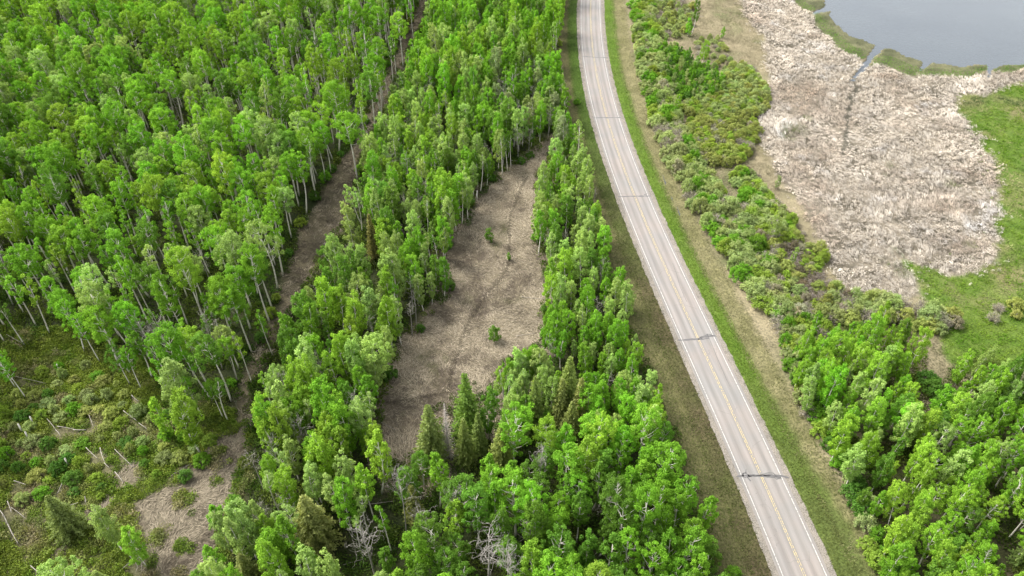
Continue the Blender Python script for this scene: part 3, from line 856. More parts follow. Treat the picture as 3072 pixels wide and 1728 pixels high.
# ---------------------------------------------------------------- where the fallen logs lie (end points in photo pixels)
LOGM = bark_mat('fallen_log_wood', (.235, .215, .19), (.13, .115, .10), .46)
a1 = lambda *q: [(q[0] / 3.354, 864 + q[1] / 3.354), (q[2] / 3.354, 864 + q[3] / 3.354)]
a3 = lambda *q: [(q[0] / 3.354, 1296 + q[1] / 3.354), (q[2] / 3.354, 1296 + q[3] / 3.354)]
a2 = lambda *q: [(1100 + q[0] / 2.863, 350 + q[1] / 2.863), (1100 + q[2] / 2.863, 350 + q[3] / 2.863)]
a5 = lambda *q: [(1024 + q[0] / 1.677, 864 + q[1] / 1.677), (1024 + q[2] / 1.677, 864 + q[3] / 1.677)]
b5 = lambda *q: [(1024 + q[0] / 3.354, 1296 + q[1] / 3.354), (1024 + q[2] / 3.354, 1296 + q[3] / 3.354)]
LOGS = [
    (a1(1255,1260,1390,1365), .13, 'pale straight log lying in scrub right of the opening centre'),
    (a1(1410,1385,1500,1460), .11, 'log in line with and below the pale straight log'),
    (a1(1335,1100,1405,1170), .11, 'short log just below the twin birch trunks'),
    (a1(490,1340,585,1460), .10, 'thin slanting log near the middle of the shrubby opening'),
    (a1(910,1300,965,1440), .08, 'thin grey pole lying steeply in the shrubby opening'),
    (a1(590,1415,780,1450), .12, 'log lying crosswise at the middle of the shrubby opening'),
    (a1(80,490,260,600), .07, 'grey fallen branch in scrub above the lone left birch'),
    (a1(160,910,480,990), .07, 'long thin fallen branch right of the lone left birch'),
    (a3(575,0,630,70), .10, 'short slanting log above the green bushes of the opening'),
    (a3(750,0,890,14), .13, 'white log lying level along the scrub centre'),
    (a3(880,180,1000,295), .12, 'broken two-piece log left of the long diagonal log'),
    (a3(1170,200,1360,385), .10, 'long pale diagonal log beside the brown strip'),
    (a3(1020,180,1070,330), .12, 'grey log lying steeply left of the long diagonal log'),
    (a3(1065,335,1120,390), .10, 'short end piece below the steep grey log'),
    (a3(1170,425,1255,530), .12, 'forked white log at the edge of the pale grass'),
    (a3(655,510,600,640), .12, 'bleached curved log above the drooping brown conifer'),
    (a3(160,515,285,565), .12, 'bleached log left of the brown conifer top'),
    (a3(95,720,140,840), .13, 'short log at left border, left of a thinner one'),
    (a3(130,780,280,900), .09, 'thin log crossing toward the brown conifer'),
    (a3(0,790,100,950), .16, 'thick white log at the left border, upper end'),
    (a3(95,945,205,1150), .15, 'thick white log continuing down from the left border'),
    (a3(725,760,805,740), .09, 'small stick above the bare pink patch'),
    (a3(870,670,885,750), .08, 'upright-lying stick in the bare pink patch'),
    (a3(945,765,990,800), .10, 'dark stick right of the bare pink patch'),
    (a3(330,1370,430,1455), .13, 'pale log at the bottom left border'),
    (a3(1450,1150,1453,1430), .08, 'vertical-lying pole in the brush pile'),
    (a3(1380,1190,1495,1255), .08, 'upper slanting pole in the brush pile'),
    (a3(1320,1270,1410,1385), .10, 'lower left pole of the brush pile'),
    (a3(1360,1300,1485,1280), .07, 'level pole in the brush pile'),
    (a3(1250,1395,1345,1335), .07, 'pole reaching left from the brush pile'),
    (a3(1340,1130,1440,1330), .07, 'long crossing pole in the brush pile'),
    (a3(1420,1300,1395,1449), .08, 'bottom pole of the brush pile'),
    (a2(1240,395,1335,402), .10, 'pale log at the tip of the clearing'),
    (a2(1300,380,1335,408), .08, 'crossing stick at the tip of the clearing'),
    (a2(850,695,990,750), .09, 'long pole lying at the upper left of the clearing'),
    (a2(870,780,915,810), .07, 'short pole below the long pole in the clearing'),
    (a5(880,245,980,228), .08, 'thin stick right of the round clearing bush'),
    (a5(905,48,1040,60), .08, 'long stick at the right border of the clearing'),
    (a5(200,680,275,722), .07, 'short stick at the lower left of the clearing'),
    (b5(500,300,780,205), .08, 'reddish long pole at the bottom of the clearing'),
    (b5(265,735,550,705), .10, 'pale pole leaning level against the dark snag'),
    (b5(360,900,435,790), .09, 'bent pale branch below the level pole'),
    (b5(20,1345,215,1295), .10, 'pale log on bare floor near the white crooked tree'),
    (b5(340,220,430,335), .09, 'pale leaning pole at the foot of the clearing'),
    ([(512 + 490 / 3.354, 864 + 748 / 3.354), (512 + 640 / 3.354, 864 + 715 / 3.354)], .07, 'thin pole lying left of the trail snag'),
    ([(512 + 830 / 3.354, 864 + 650 / 3.354), (512 + 965 / 3.354, 864 + 615 / 3.354)], .07, 'thin pole lying across the cut trail'),
    ([(860 / 1.677, 864 + 950 / 1.677), (955 / 1.677, 864 + 895 / 1.677)], .09, 'thin white pole beside the top of the brown strip'),
    ([(1880 + 675 / 3.354, 155 / 3.354), (1880 + 770 / 3.354, 178 / 3.354)], .12, 'white log in the tan meadow near the top border'),
    ([(1100 + 355 / 2.863, 215 / 2.863), (1100 + 465 / 2.863, 110 / 2.863)], .16, 'long log lying across the far end of the cut trail')]
SEGS = [G(np.array(q) / K) for q, _r, _l in LOGS]
def near_log(x, y, rad_):
    """a plant here would hide a log from the camera"""
    m = np.zeros(np.shape(x), bool)
    for a, b in SEGS:
        e = b - a
        for dy in (0, .7):
            t = np.clip(((x - a[0]) * e[0] + (y + dy - a[1]) * e[1]) / (e @ e + 1e-9), 0, 1)
            m |= np.hypot(x - a[0] - t * e[0], y + dy - a[1] - t * e[1]) < rad_
    return m
# ---------------------------------------------------------------- placing the plants
items = []
def pick_pts(xy, spacing, tries=None):
    """dart throwing, local spacing per point"""
    cell = 2.0
    grid, keep = {}, []
    for i in range(len(xy)):
        x, y = xy[i]
        s = spacing[i]
        a, b = int(x // cell), int(y // cell)
        m = int(s // cell) + 1
        ok = True
        for u in range(a - m, a + m + 1):
            for w in range(b - m, b + m + 1):
                for j in grid.get((u, w), ()):
                    if (xy[j][0] - x) ** 2 + (xy[j][1] - y) ** 2 < s * s:
                        ok = False
                        break
                if not ok:
                    break
            if not ok:
                break
        if ok:
            keep.append(i)
            grid.setdefault((a, b), []).append(i)
    return np.array(keep, int)
def blocks(x, y, h, r, z0, opens=OPENS):
    """would this crown stand in front of ground that the photo shows open?"""
    pts = np.stack([P(x, y, h * .97), P(x, y, h * .75), P(x - r * .5, y, h * .72), P(x + r * .5, y, h * .72), P(x, y, z0 + .15 * h), P(x - r * .3, y, z0 + .2 * h), P(x + r * .3, y, z0 + .2 * h)], 0)
    b = np.zeros(np.shape(x), bool)
    for o in opens:
        b |= inside(pts, o).any(0)
    return b
def zone_of(x, y, h):
    v = P(x, y, h * .7)
    px, py = v[..., 0], v[..., 1]
    z = np.full(px.shape, 2)                                   # 2 strip between the trail and the clearing
    z[px < trail_x(py)] = 1                                    # 1 the big woods beyond the trail
    z[(px > 1290) & (py > 345) & (py <= 1080) & (px > 1300)] = 3  # 3 belt between the clearing and the road
    z[(py > 1080) & (px > 985) & (px < 2000)] = 4              # 4 wood below the clearing
    z[rs(x, y) > 0] = 5                                        # 5 grove right of the road
    return z
N = 90000
c = np.stack([R.uniform(-235, 150, N), R.uniform(40, 318, N)], 1)
vb = P(c[:, 0], c[:, 1])
vt = P(c[:, 0], c[:, 1], 13)
k = (vb[:, 0] > -330) & (vb[:, 0] < 2900) & (vt[:, 1] < 1620) & (vb[:, 1] > -60)
for o in (CLEARING, TRAIL, SHRUBLAND):
    k &= ~inside(vb, o)
s = rs(c[:, 0], c[:, 1])
k &= (s < -12.0) | inside(vb, GROVE) | (inside(P(c[:, 0], c[:, 1], 6), GROVE) & (s > 13))
c = c[k]
zn = zone_of(c[:, 0], c[:, 1], 13.0)
v7 = P(c[:, 0], c[:, 1], 7)
k = (zn != 5) | inside(v7, GROVE)
c, zn = c[k], zn[k]
dens = fbm(c[:, 0], c[:, 1], 16, 130)
sp = np.array([9, 3.15, 2.25, 2.1, 2.7, 2.3])[zn] * (.74 + .58 * dens)
sp = np.where((zn == 1) & (c[:, 1] < 150), sp * 1.10, sp)
kp = pick_pts(c, sp)
c, zn = c[kp], zn[kp]
M = len(c)
u = R.random((M, 6))
clump = fbm(c[:, 0], c[:, 1], 20, 140)
clump2 = fbm(c[:, 0], c[:, 1], 9, 145)
GREENS = {'bright green': (.138, .298, .024), 'yellow-green': (.182, .322, .032), 'pale green': (.232, .345, .092), 'deep green': (.096, .200, .024), 'grey-green': (.205, .260, .120)}
def zone_tree(i):
    x, y = c[i]
    z = zn[i]
    a = u[i].copy()
    a[1] = np.clip(a[1] + 1.1 * (clump[i] - .5), 0, .999)
    bare = clump2[i] > .66
    if z == 1:
        v = P(x, y, 12)
        yel = .42 + .25 * (v[1] < 320) - .2 * (clump[i] - .5)
        tone = 'yellow-green' if a[1] < yel * .55 else 'bright green' if a[1] < .80 else 'deep green' if a[1] < .93 else 'pale green'
        if a[0] < (.16 if bare else .04 if v[1] > 330 else .09):
            return 'dead_tree', DEAD, a[2], .85 + .35 * a[3], tone
        if a[0] < (.52 if v[1] < 330 and v[0] > 450 else .26 if v[1] < 520 else .46):
            return 'slender_aspen', POLE, a[2], .85 + .45 * a[3], tone
        if a[0] > .965:
            return 'birch_tree', BIRCH, a[2], .82 + .2 * a[3], tone
        return 'aspen_tree', ASPEN, a[2], .66 + .52 * a[3] ** .8, tone
    if z == 2:
        v = P(x, y, 9)
        grey = v[1] > 150 and v[1] < 330 and v[0] > 1230
        if a[0] < (.30 if (grey and v[0] > 1290) else .07 if not bare else .14):
            return 'dead_tree', DEAD, a[2], .65 + .35 * a[3], ''
        tone = ('grey-green' if grey else 'yellow-green') if a[1] < .24 else 'pale green' if a[1] < (.72 if v[1] > 230 else .42) else 'bright green' if a[1] < .93 else 'deep green'
        if a[0] < .26:
            return 'slender_aspen', POLE, a[2], .7 + .3 * a[3], tone
        return 'poplar_tree', POPLAR, a[2], (.66 + .52 * a[3] ** .8) * (.9 if v[1] > 230 and v[0] > 1000 else 1.08), tone
    if z == 3:
        tone = 'bright green' if a[1] < .28 else 'pale green' if a[1] < .76 else 'yellow-green' if a[1] < .92 else 'deep green'
        if a[0] < .03:
            return 'dead_tree', DEAD, a[2], .5 + .3 * a[3], ''
        return 'poplar_tree', POPLAR, a[2], .52 + .42 * a[3], tone
    if z == 4:
        tone = 'bright green' if a[1] < .42 else 'yellow-green' if a[1] < .52 else 'deep green'
        if a[0] < .02:
            return 'dead_tree', DEADW, a[2], .9 + .3 * a[3], ''
        if a[0] < .62:
            return 'aspen_tree', GAPPY, a[2], .68 + .42 * a[3], tone
        return 'poplar_tree', POPLAR, a[2], .92 + .28 * a[3], tone
    v = P(x, y, 6)
    tone = 'yellow-green' if a[1] < .45 else 'bright green' if a[1] < .70 else 'deep green' if a[1] < .78 else 'pale green'
    if v[0] > 2330 and v[1] > 1080:
        if a[0] < .03 and rs(x, y) > 24:
            return 'dead_tree', DEADW, a[2], .7 + .2 * a[3], ''
        if a[0] < .55:
            return 'aspen_tree', GAPPY, a[2], .62 + .2 * a[3], tone
    return 'poplar_tree', POPLAR, a[2], .52 + .46 * a[3], tone
SIZE = {'aspen_tree': (17, 2.4, 8.8), 'slender_aspen': (14, 1.2, 7.4), 'birch_tree': (19, 2.9, 9.3), 'poplar_tree': (13, 1.7, 2.6), 'dead_tree': (12, 1.6, 5)}
cand = [zone_tree(i) for i in range(M)]
hh = np.array([SIZE[q[0]][0] * q[3] for q in cand])
rr = np.array([SIZE[q[0]][1] * q[3] for q in cand])
zz = np.array([SIZE[q[0]][2] * q[3] for q in cand])
ok = ~blocks(c[:, 0], c[:, 1], hh, rr, zz)
ok |= (zn == 5) & ~blocks(c[:, 0], c[:, 1], hh * .8, rr * .7, zz * .8)
def add(kind, protos, pk, x, y, s, tone, zone, rot=None, lean=(0, 0), sz=None, label=None, col=None, group=None):
    pr = protos[int(pk * len(protos)) % len(protos)] if isinstance(protos, list) else protos
    items.append(dict(kind=kind, pr=pr, x=x, y=y, s=s, sz=sz or s, tone=tone, zone=zone, rot=R.uniform(0, 6.28) if rot is None else rot, lean=lean, label=label, col=col, group=group, pi=int(pk * len(protos)) % len(protos) if isinstance(protos, list) else 0))
# keep the view of the single trees free: nothing taller stands right in front of them
CLEARV = [[(1170, 938), (1148, 1030), (1140, 1165), (1210, 1165), (1206, 1040), (1190, 990)], [(1089, 1012), (1060, 1150), (1135, 1160), (1130, 1020)], [(1206, 1034), (1195, 1130), (1300, 1170), (1268, 1062), (1225, 1080)],
          [(1340, 943), (1318, 1075), (1368, 1080)], [(1421, 895), (1385, 1060), (1475, 1085), (1460, 945)], [(782, 1238), (745, 1350), (870, 1380), (830, 1290)], [(635, 1370), (590, 1460), (690, 1460)], [(1054, 1214), (1030, 1275), (1085, 1275)],
          [(1222, 1350), (1175, 1460), (1270, 1460)], [(928, 1313), (890, 1400), (935, 1460), (965, 1380)], [(984, 1180), (960, 1260), (1020, 1340), (1035, 1330)], [(2545, 1272), (2505, 1400), (2600, 1400)], [(935, 533), (912, 600), (925, 640), (960, 640)],
          [(1356, 1122), (1330, 1150), (1385, 1160)], [(1518, 1238), (1490, 1270), (1545, 1280)], [(1335, 1308), (1310, 1350), (1360, 1360)]]
ok &= ~blocks(c[:, 0], c[:, 1], hh, rr * .8, zz, CLEARV)
for i in np.nonzero(ok)[0]:
    q = cand[i]
    add(q[0], q[1], q[2], c[i, 0], c[i, 1], q[3] * R.uniform(.9, 1.12), q[4], int(zn[i]), sz=q[3] * R.uniform(.9, 1.1), lean=tuple(R.normal(size=2) * (.035 if q[0] != 'slender_aspen' else .06)))
# low trees and shrubs that close the wood edges down to the ground
edge = []
for poly, z in ((CLEARING, 0), (TRAIL, 0), (CORR_L, 0)):
    g_ = G(poly)
    for a, b in zip(g_[:-1], g_[1:]):
        m = max(1, int(np.linalg.norm(b - a) / 2.6))
        for j in range(m):
            edge.append(a + (b - a) * (j + R.random()) / m + R.normal(size=2) * .8)
edge = np.array(edge)

# ---- the single trees of the lower left, the spruces and the snags: (base, top) in the view
def from_to(b, t_):
    g0 = G([b])[0]
    g1 = G([t_])[0]
    d0, d1 = np.linalg.norm(g0), np.linalg.norm(g1)
    return g0, max(2.0, H * (1 - d0 / d1))
def single(kind, protos, pk, b, t_, tone, label, hp, group=None, col=None, wide=1.0, zone=0):
    g0, h = from_to(b, t_)
    s = h / hp
    add(kind, protos, pk, g0[0], g0[1], s * wide, tone, zone, sz=s, label=label, col=col, group=group)
for b, t_, tn, pk, lb in (
        ((211,884),(112,775),'bright green',.1,'white-trunked birch at the upper rim of the shrubby opening, bright round crown'),
        ((251,910),(205,790),'bright green',.5,'birch with long bare white trunk, second from left above shrubby opening'),
        ((337,890),(275,740),'bright green',.8,'tall birch whose thick white trunk ends under the pale-leaved crown group'),
        ((327,966),(270,868),'deep green',.2,'small dark-crowned birch with white trunk reaching farthest into the shrubby opening'),
        ((356,978),(300,880),'bright green',.6,'twin birch with white trunk just right of the dark-crowned birch'),
        ((300,845),(180,675),'pale green',.9,'pale-leaved birch with two long white stems above the shrubby opening'),
        ((66,1002),(15,890),'bright green',.4,'birch standing alone at the left border of the shrubby opening'),
        ((40,975),(-20,880),'bright green',.75,'birch cut by the left border, behind the lone opening birch')):
    single('birch_tree', BIRCH, pk, b, t_, tn, lb, 19, 'birches round the shrubby opening')
for b, t_, pk, wd, lb in (
        ((400,934),(345,800),.3,1.15,'bare dead tree with wide grey branches beside the shrubby opening'),
        ((423,947),(380,835),.6,1.0,'thinner bare dead tree right beside the wide grey one'),
        ((566,880),(555,800),.1,1.3,'white forked dead tree among slender trunks near the cut trail'),
        ((596,960),(566,872),.8,.8,'leaning grey snag with short broken branches beside the cut trail'),
        ((604,1046),(588,995),.9,.5,'short broken snag at the foot of the cut trail')):
    single('dead_tree', DEAD, pk, b, t_, '', lb, 12, 'bare trees beside the shrubby opening', wide=wd)
OL, OL2, GR = (.175, .235, .068), (.215, .255, .085), (.14, .235, .05)
for b, t_, pk, cl, wd, lb in (
        ((1178,1095),(1170,938),.1,GR,.82,'tallest green spruce, pointing up into the bottom of the clearing'),
        ((1091,1156),(1089,1015),.8,OL2,.86,'olive spruce leaning over clearing, leftmost of the spruce cluster'),
        ((1172,1165),(1173,1050),.5,OL,.85,'small spruce in front of the tallest one, left of a twin'),
        ((1206,1140),(1206,1036),.4,OL,.8,'small spruce in front of the tallest one, right of its twin'),
        ((1262,1172),(1266,1066),.1,OL,1.0,'stout spruce at the right end of the lower spruce row'),
        ((1343,1088),(1340,945),.5,OL,.8,'dark spruce between clearing and the olive spruce knot'),
        ((1423,1050),(1421,896),.1,OL,.85,'rear spruce of the knot beside the roadside poplars'),
        ((1408,1068),(1412,950),.5,OL2,.85,'left front spruce of the knot beside the roadside poplars'),
        ((1452,1080),(1456,948),.4,OL2,.85,'right front spruce of the knot beside the roadside poplars'),
        ((1432,1110),(1435,1008),.8,OL2,.85,'lowest spruce of the knot beside the roadside poplars'),
        ((800,1368),(782,1240),.8,OL2,1.15,'broad olive spruce standing alone in the lower middle wood'),
        ((640,1475),(640,1372),.1,OL2,1.2,'broad pale spruce at the bottom border by brown strip'),
        ((1046,1310),(1054,1215),.5,OL2,1.0,'single yellowish spruce left of the white-branched aspens'),
        ((2570,1420),(2545,1275),.8,OL,1.0,'olive spruce at the right border of the right grove'),
        ((944,650),(935,535),.5,(.17,.17,.07),.75,'brownish spruce among poplars above the bulge of the strip'),
        ((185,1340),(130,1238),.8,(.17,.20,.07),1.1,'brown-olive conifer with drooping boughs in the shrubby opening')):
    single('spruce_tree', SPRUCE, pk, b, t_, '', lb, 11, 'spruces', col=cl, wide=wd)
single('dead_spruce', SPRUCE_D, 0, (1130,1155), (1122,1012), '', 'grey leafless spruce between the two tallest living spruces', 11, 'spruces', wide=.75)
for b, t_, pk, wd, lb in (
        ((1022,1342),(984,1178),.2,.9,'dark leaning snag with a dangling branch below the clearing'),
        ((946,1455),(928,1315),.5,1.2,'white crooked dead tree with curled crown at the bottom border'),
        ((1228,1500),(1222,1352),.8,1.35,'dense white bare crown, largest leafless tree at the bottom border'),
        ((1284,1545),(1280,1392),.2,1.0,'smaller bare grey crown right of the largest leafless tree'),
        ((1520,1330),(1518,1240),.6,1.3,'stump-like grey dead crown with broken forks amid the lower wood'),
        ((1356,1250),(1356,1125),.3,1.15,'white-forked dead top just below the spruce row'),
        ((1336,1420),(1335,1310),.7,1.1,'white dead top with thick upturned forks near the bottom border'),
        ((1075,1400),(1066,1275),.4,1.1,'white dead branches poking out of a leafy aspen crown'),
        ((1158,1350),(1154,1225),.9,1.0,'pale fan of dead branches above the leafy lower wood')):
    single('dead_tree', DEAD if pk == .2 and b[0] < 1100 else DEADW, pk, b, t_, '', lb, 12, 'bare trees of the lower wood', wide=wd * .72)
for b, t_, kind, pr, pk, tn, hp, wd, lb in (
        ((312,1390),(268,1268),'poplar_tree',POPLAR,.2,'pale green',13,1.0,'pale green poplar standing alone beside the brown strip'),
        ((370,1425),(330,1325),'poplar_tree',POPLAR,.6,'yellow-green',13,1.1,'yellow-green poplar below the pale one beside brown strip'),
        ((215,1530),(165,1385),'aspen_tree',GAPPY,.3,'pale green',16,1.25,'wide pale aspen crown at bottom border of the shrubby opening'),
        ((300,1520),(270,1410),'poplar_tree',POPLAR,.9,'pale green',13,1.1,'pale poplar beside the wide aspen crown at the bottom border'),
        ((505,1140),(470,985),'poplar_tree',POPLAR,.4,'yellow-green',13,1.15,'yellow-green poplar leaning at the corner of the shrubby opening'),
        ((478,1060),(430,905),'poplar_tree',POPLAR,.05,'pale green',13,1.3,'wide pale poplar between dead trees and the brown strip'),
        ((562,1052),(540,955),'aspen_tree',ASPEN,.5,'bright green',17,.8,'small bright aspen with bare forked trunk at the trail foot'),
        ((425,1100),(390,1010),'sapling',SAPLING,.4,'yellow-green',4.5,.8,'thin leafy young tree inside the shrubby opening'),
        ((1740,85),(1722,-20),'poplar_tree',POPLAR,.3,'deep green',13,.75,'deep green poplar at top border beside the tan meadow'),
        ((1730,90),(1715,45),'sapling',SAPLING,.1,'bright green',4.5,1.1,'bright sapling below the deep green poplar in tan meadow'),
        ((1765,165),(1752,100),'poplar_tree',POPLAR,.5,'yellow-green',13,1.0,'lone yellow-green poplar rising from the sapling thicket'),
        ((1700,290),(1690,235),'poplar_tree',POPLAR,.7,'yellow-green',13,1.3,'yellow-green poplar in the willow hedge beside the road'),
        ((1816,95),(1814,68),'sapling',SAPLING,.7,'bright green',4.5,1.0,'tiny bright sapling alone in the tan meadow'),
        ((2040,855),(2005,770),'poplar_tree',POPLAR,.1,'bright green',13,1.1,'bright poplar at the head of the right grove beside white shrub'),
        ((1938,610),(1922,540),'poplar_tree',POPLAR,.5,'pale green',13,1.2,'pale poplar overtopping the willows left of the reeds'),
        ((1990,680),(1970,612),'poplar_tree',POPLAR,.9,'pale green',13,1.0,'second pale poplar overtopping willows, nearer the yellow willow'),
        ((1232,608),(1230,578),'sapling',SAPLING,.2,'deep green',4.5,1.5,'small green bush standing alone in the upper clearing'),
        ((1280,655),(1276,640),'sapling',SAPLING,.5,'deep green',4.5,1.6,'low green bush in mid clearing beside the footpath'),
        ((1245,856),(1241,822),'sapling',SAPLING,.8,'deep green',4.5,1.5,'round green bush standing alone in the lower clearing'),
        ((1300,990),(1303,885),'poplar_tree',POPLAR,0.1,'pale green',13,1.0,'pale poplar nearest the clearing, right above the dark spruce'),
        ((1278,1000),(1276,912),'poplar_tree',POPLAR,0.4,'bright green',13,1.0,'bright poplar at the lower right corner of the clearing'),
        ((1255,1020),(1252,945),'poplar_tree',POPLAR,0.9,'pale green',13,0.9,'small pale poplar next to the tallest spruce'),
        ((1330,975),(1334,872),'poplar_tree',POPLAR,0.7,'bright green',13,1.05,'bright poplar where the belt meets the lower clearing'),
        ((1318,1030),(1320,940),'poplar_tree',POPLAR,0.2,'pale green',13,1.0,'pale poplar just left of the dark spruce'),
        ((1295,1060),(1296,985),'poplar_tree',POPLAR,0.6,'bright green',13,0.95,'low bright poplar between the stout spruce and dark spruce'),
        ((1238,1050),(1236,990),'poplar_tree',POPLAR,0.3,'bright green',13,0.7,'thin bright poplar behind the twin small spruces'),
        ((1360,985),(1366,880),'poplar_tree',POPLAR,0.5,'pale green',13,1.0,'pale poplar rising above the dark spruce toward the road'),
        ((1952,475),(1950,440),'sapling',SAPLING,.3,'grey-green',4.5,1.0,'small bush beside the ditch in the tan meadow'),
        ((2155,850),(2140,800),'poplar_tree',POPLAR,.2,'deep green',13,1.3,'deep green young poplar at the upper left of right grove'),
        ((2255,880),(2250,790),'poplar_tree',POPLAR,.45,'deep green',13,1.35,'dark rounded poplar at the upper right corner of right grove')):
    single(kind, pr, pk, b, t_, tn, lb, hp, None, wide=wd)
# ---- willows and other shrubs right of the road
SH = {'sage': (.225, .285, .105), 'yellow-green': (.185, .270, .038), 'bright green': (.105, .235, .018), 'olive-yellow': (.222, .262, .072), 'grey': (.23, .225, .155), 'brown': (.13, .11, .075), 'deep green': (.070, .155, .022), 'white': (.36, .34, .25)}
ZB = [
    ('hedge', [(1588,-40),(1600,60),(1606,130),(1628,230),(1662,345),(1702,430),(1757,530),(1830,640),(1882,720),(1945,790),(1990,800),(1965,740),(1935,660),(1905,600),(1870,550),(1800,470),(1750,400),(1715,330),(1690,260),(1665,160),(1645,60),(1635,-40)], 1.85, (.9, 1.5), ['sage', 'sage', 'yellow-green', 'sage', 'grey', 'bright green'], 'in the hedge along the road'),
    ('thicket', [(1650,110),(1700,115),(1740,150),(1790,175),(1825,215),(1800,240),(1720,245),(1685,220),(1662,160)], 1.4, (.7, 1.05), ['bright green', 'bright green', 'deep green', 'sage'], 'in the thicket behind the hedge'),
    ('upper', [(1640,-30),(1700,-20),(1745,10),(1740,60),(1700,90),(1660,95)], 2.9, (.6, 1.1), ['sage', 'olive-yellow', 'grey', 'sage'], 'in the tan meadow near the top border'),
    ('mid', [(1830,170),(1880,165),(1925,215),(1932,270),(1885,290),(1800,285),(1730,290),(1700,262),(1760,246)], 1.5, (.65, 1.0), ['sage', 'yellow-green', 'sage', 'olive-yellow'], 'between hedge and reeds'),
    ('olive', [(1765,290),(1840,292),(1895,300),(1912,325),(1885,385),(1850,405),(1805,412),(1762,398),(1735,355),(1725,310)], 1.45, (.65, .95), ['olive-yellow', 'olive-yellow', 'olive-yellow', 'grey', 'yellow-green'], 'in the olive clump behind the hedge'),
    ('gap', [(1840,430),(1890,440),(1930,490),(1990,550),(2005,600),(1950,600),(1890,545)], 1.6, (.8, 1.25), ['sage', 'yellow-green', 'bright green', 'grey'], 'between the hedge and the tan hollow'),
    ('dark', [(1960,600),(2005,590),(2030,640),(2075,700),(2150,745),(2090,775),(2030,750),(1985,680)], 1.5, (.65, 1.0), ['brown', 'brown', 'grey', 'brown', 'olive-yellow'], 'in the brown thicket by the reeds'),
    ('gold', [(2020,615),(2060,612),(2080,645),(2072,680),(2040,690),(2020,660)], 1.7, (.8, 1.0), ['olive-yellow', 'yellow-green'], 'in the round clump by the reeds'),
    ('row', [(2080,745),(2150,742),(2235,748),(2310,765),(2405,795),(2400,825),(2320,825),(2245,795),(2160,800),(2060,800)], 1.7, (.8, 1.3), ['grey', 'sage', 'olive-yellow', 'grey', 'sage'], 'in the row above right grove'),
    ('foot', [(1982,905),(2015,1000),(2062,1085),(2110,1150),(2150,1260),(2215,1460),(2265,1460),(2190,1280),(2135,1150),(2085,1070),(2035,960),(2010,880)], 1.6, (.75, 1.25), ['sage', 'yellow-green', 'deep green', 'grey', 'bright green'], 'at the roadside foot of the right grove'),
    ('nook', [(2320,930),(2345,1000),(2400,1050),(2470,1060),(2576,1010),(2640,960),(2560,930),(2480,960),(2400,1010)], 1.9, (.8, 1.3), ['bright green', 'deep green', 'sage', 'grey', 'deep green'], 'in the hollow between grove and pasture'),
    ('join', [(1940,760),(2000,790),(2060,795),(2085,838),(2030,862),(1992,900),(1972,850)], 1.7, (.8, 1.2), ['sage', 'yellow-green', 'bright green', 'grey'], 'where the hedge meets the right grove'),
    ('seam', [(1870,552),(1950,600),(1985,680),(2030,750),(2080,780),(2000,798),(1967,740),(1937,660),(1907,600)], 1.9, (.7, 1.05), ['sage', 'olive-yellow', 'grey', 'yellow-green'], 'between hedge and brown thicket'),
    ('brush', [(1875,415),(1915,440),(1975,520),(2040,590),(2010,600),(1990,560),(1930,490)], 2.4, (.5, .85), ['brown', 'grey', 'olive-yellow'], 'in the brush at the reed margin'),
    ('far_brush', [(1740,95),(1800,85),(1850,140),(1905,170),(1840,178),(1780,165)], 2.8, (.45, .8), ['sage', 'olive-yellow', 'grey'], 'in the far brush by the reeds'),
    ('field', [(2470,770),(2530,765),(2576,755),(2600,790),(2520,800),(2475,795)], 3.0, (.7, 1.0), ['olive-yellow', 'grey'], 'in the green pasture at the right border'),
    ('low', [(0,1030),(70,940),(190,900),(300,960),(400,1030),(540,1090),(500,1190),(400,1210),(300,1180),(250,1260),(100,1240),(20,1330),(-30,1300),(-30,1120)], 2.5, (.4, .85), ['deep green', 'bright green', 'yellow-green', 'olive-yellow', 'sage', 'sage'], 'among logs of the shrubby opening')]
for nm, poly, spc, (s0, s1), pal, where in ZB:
    g_ = G(poly, 1.3)
    n = int((g_.max(0) - g_.min(0)).prod() * 3)
    q = g_.min(0) + R.random((n, 2)) * (g_.max(0) - g_.min(0))
    q = q[inside(P(q[:, 0], q[:, 1], 1.3), poly)]
    if nm == 'low':
        q = q[~near_log(q[:, 0], q[:, 1], 1.35)]
    q = q[pick_pts(q, np.full(len(q), spc) * R.uniform(.8, 1.25, len(q)))]
    for x, y in q:
        tn = pal[R.integers(len(pal))]
        pr = WISPY if (tn in ('brown', 'grey') and R.random() < .75) else WILLOW
        if nm == 'thicket' and R.random() < .6:
            add('sapling', SAPLING, R.random(), x, y, R.uniform(.7, 1.05), tn, where, group='saplings ' + where, col=SH[tn])
        else:
            add('willow_shrub', pr, R.random(), x, y, R.uniform(s0, s1), tn, where, group='shrubs ' + where, col=SH[tn], sz=R.uniform(s0, s1) * R.uniform(.8, 1.15))
g0 = G([(1992, 800)])[0]
for dx, dy in ((0, 0), (1.6, .8)):
    add('willow_shrub', WILLOW, .3, g0[0] + dx, g0[1] + dy, 1.0, 'white', 0, col=SH['white'], label='cream-white flowering shrub at head of right grove, ' + ('left one' if dx == 0 else 'right one'), group='white flowering shrubs')
for x, y in edge[::2]:
    v = P(x, y)
    s_ = R.uniform(.5, .95)
    if -20 < v[0] < 2600 and -20 < v[1] < 1460 and not blocks(np.array(x), np.array(y), 2.4 * s_, 1.2 * s_, .3, [CLEARING, TRAIL, OPEN_R]):
        tn = ['deep green', 'bright green', 'yellow-green', 'deep green'][R.integers(4)]
        where = 'at the wood edge by the ' + ('road' if v[0] > 1400 else 'clearing' if v[0] > 930 and v[1] > 330 else 'cut trail')
        add('bush', WILLOW, R.random(), x, y, s_, tn, where, col=SH[tn], group='bushes ' + where)

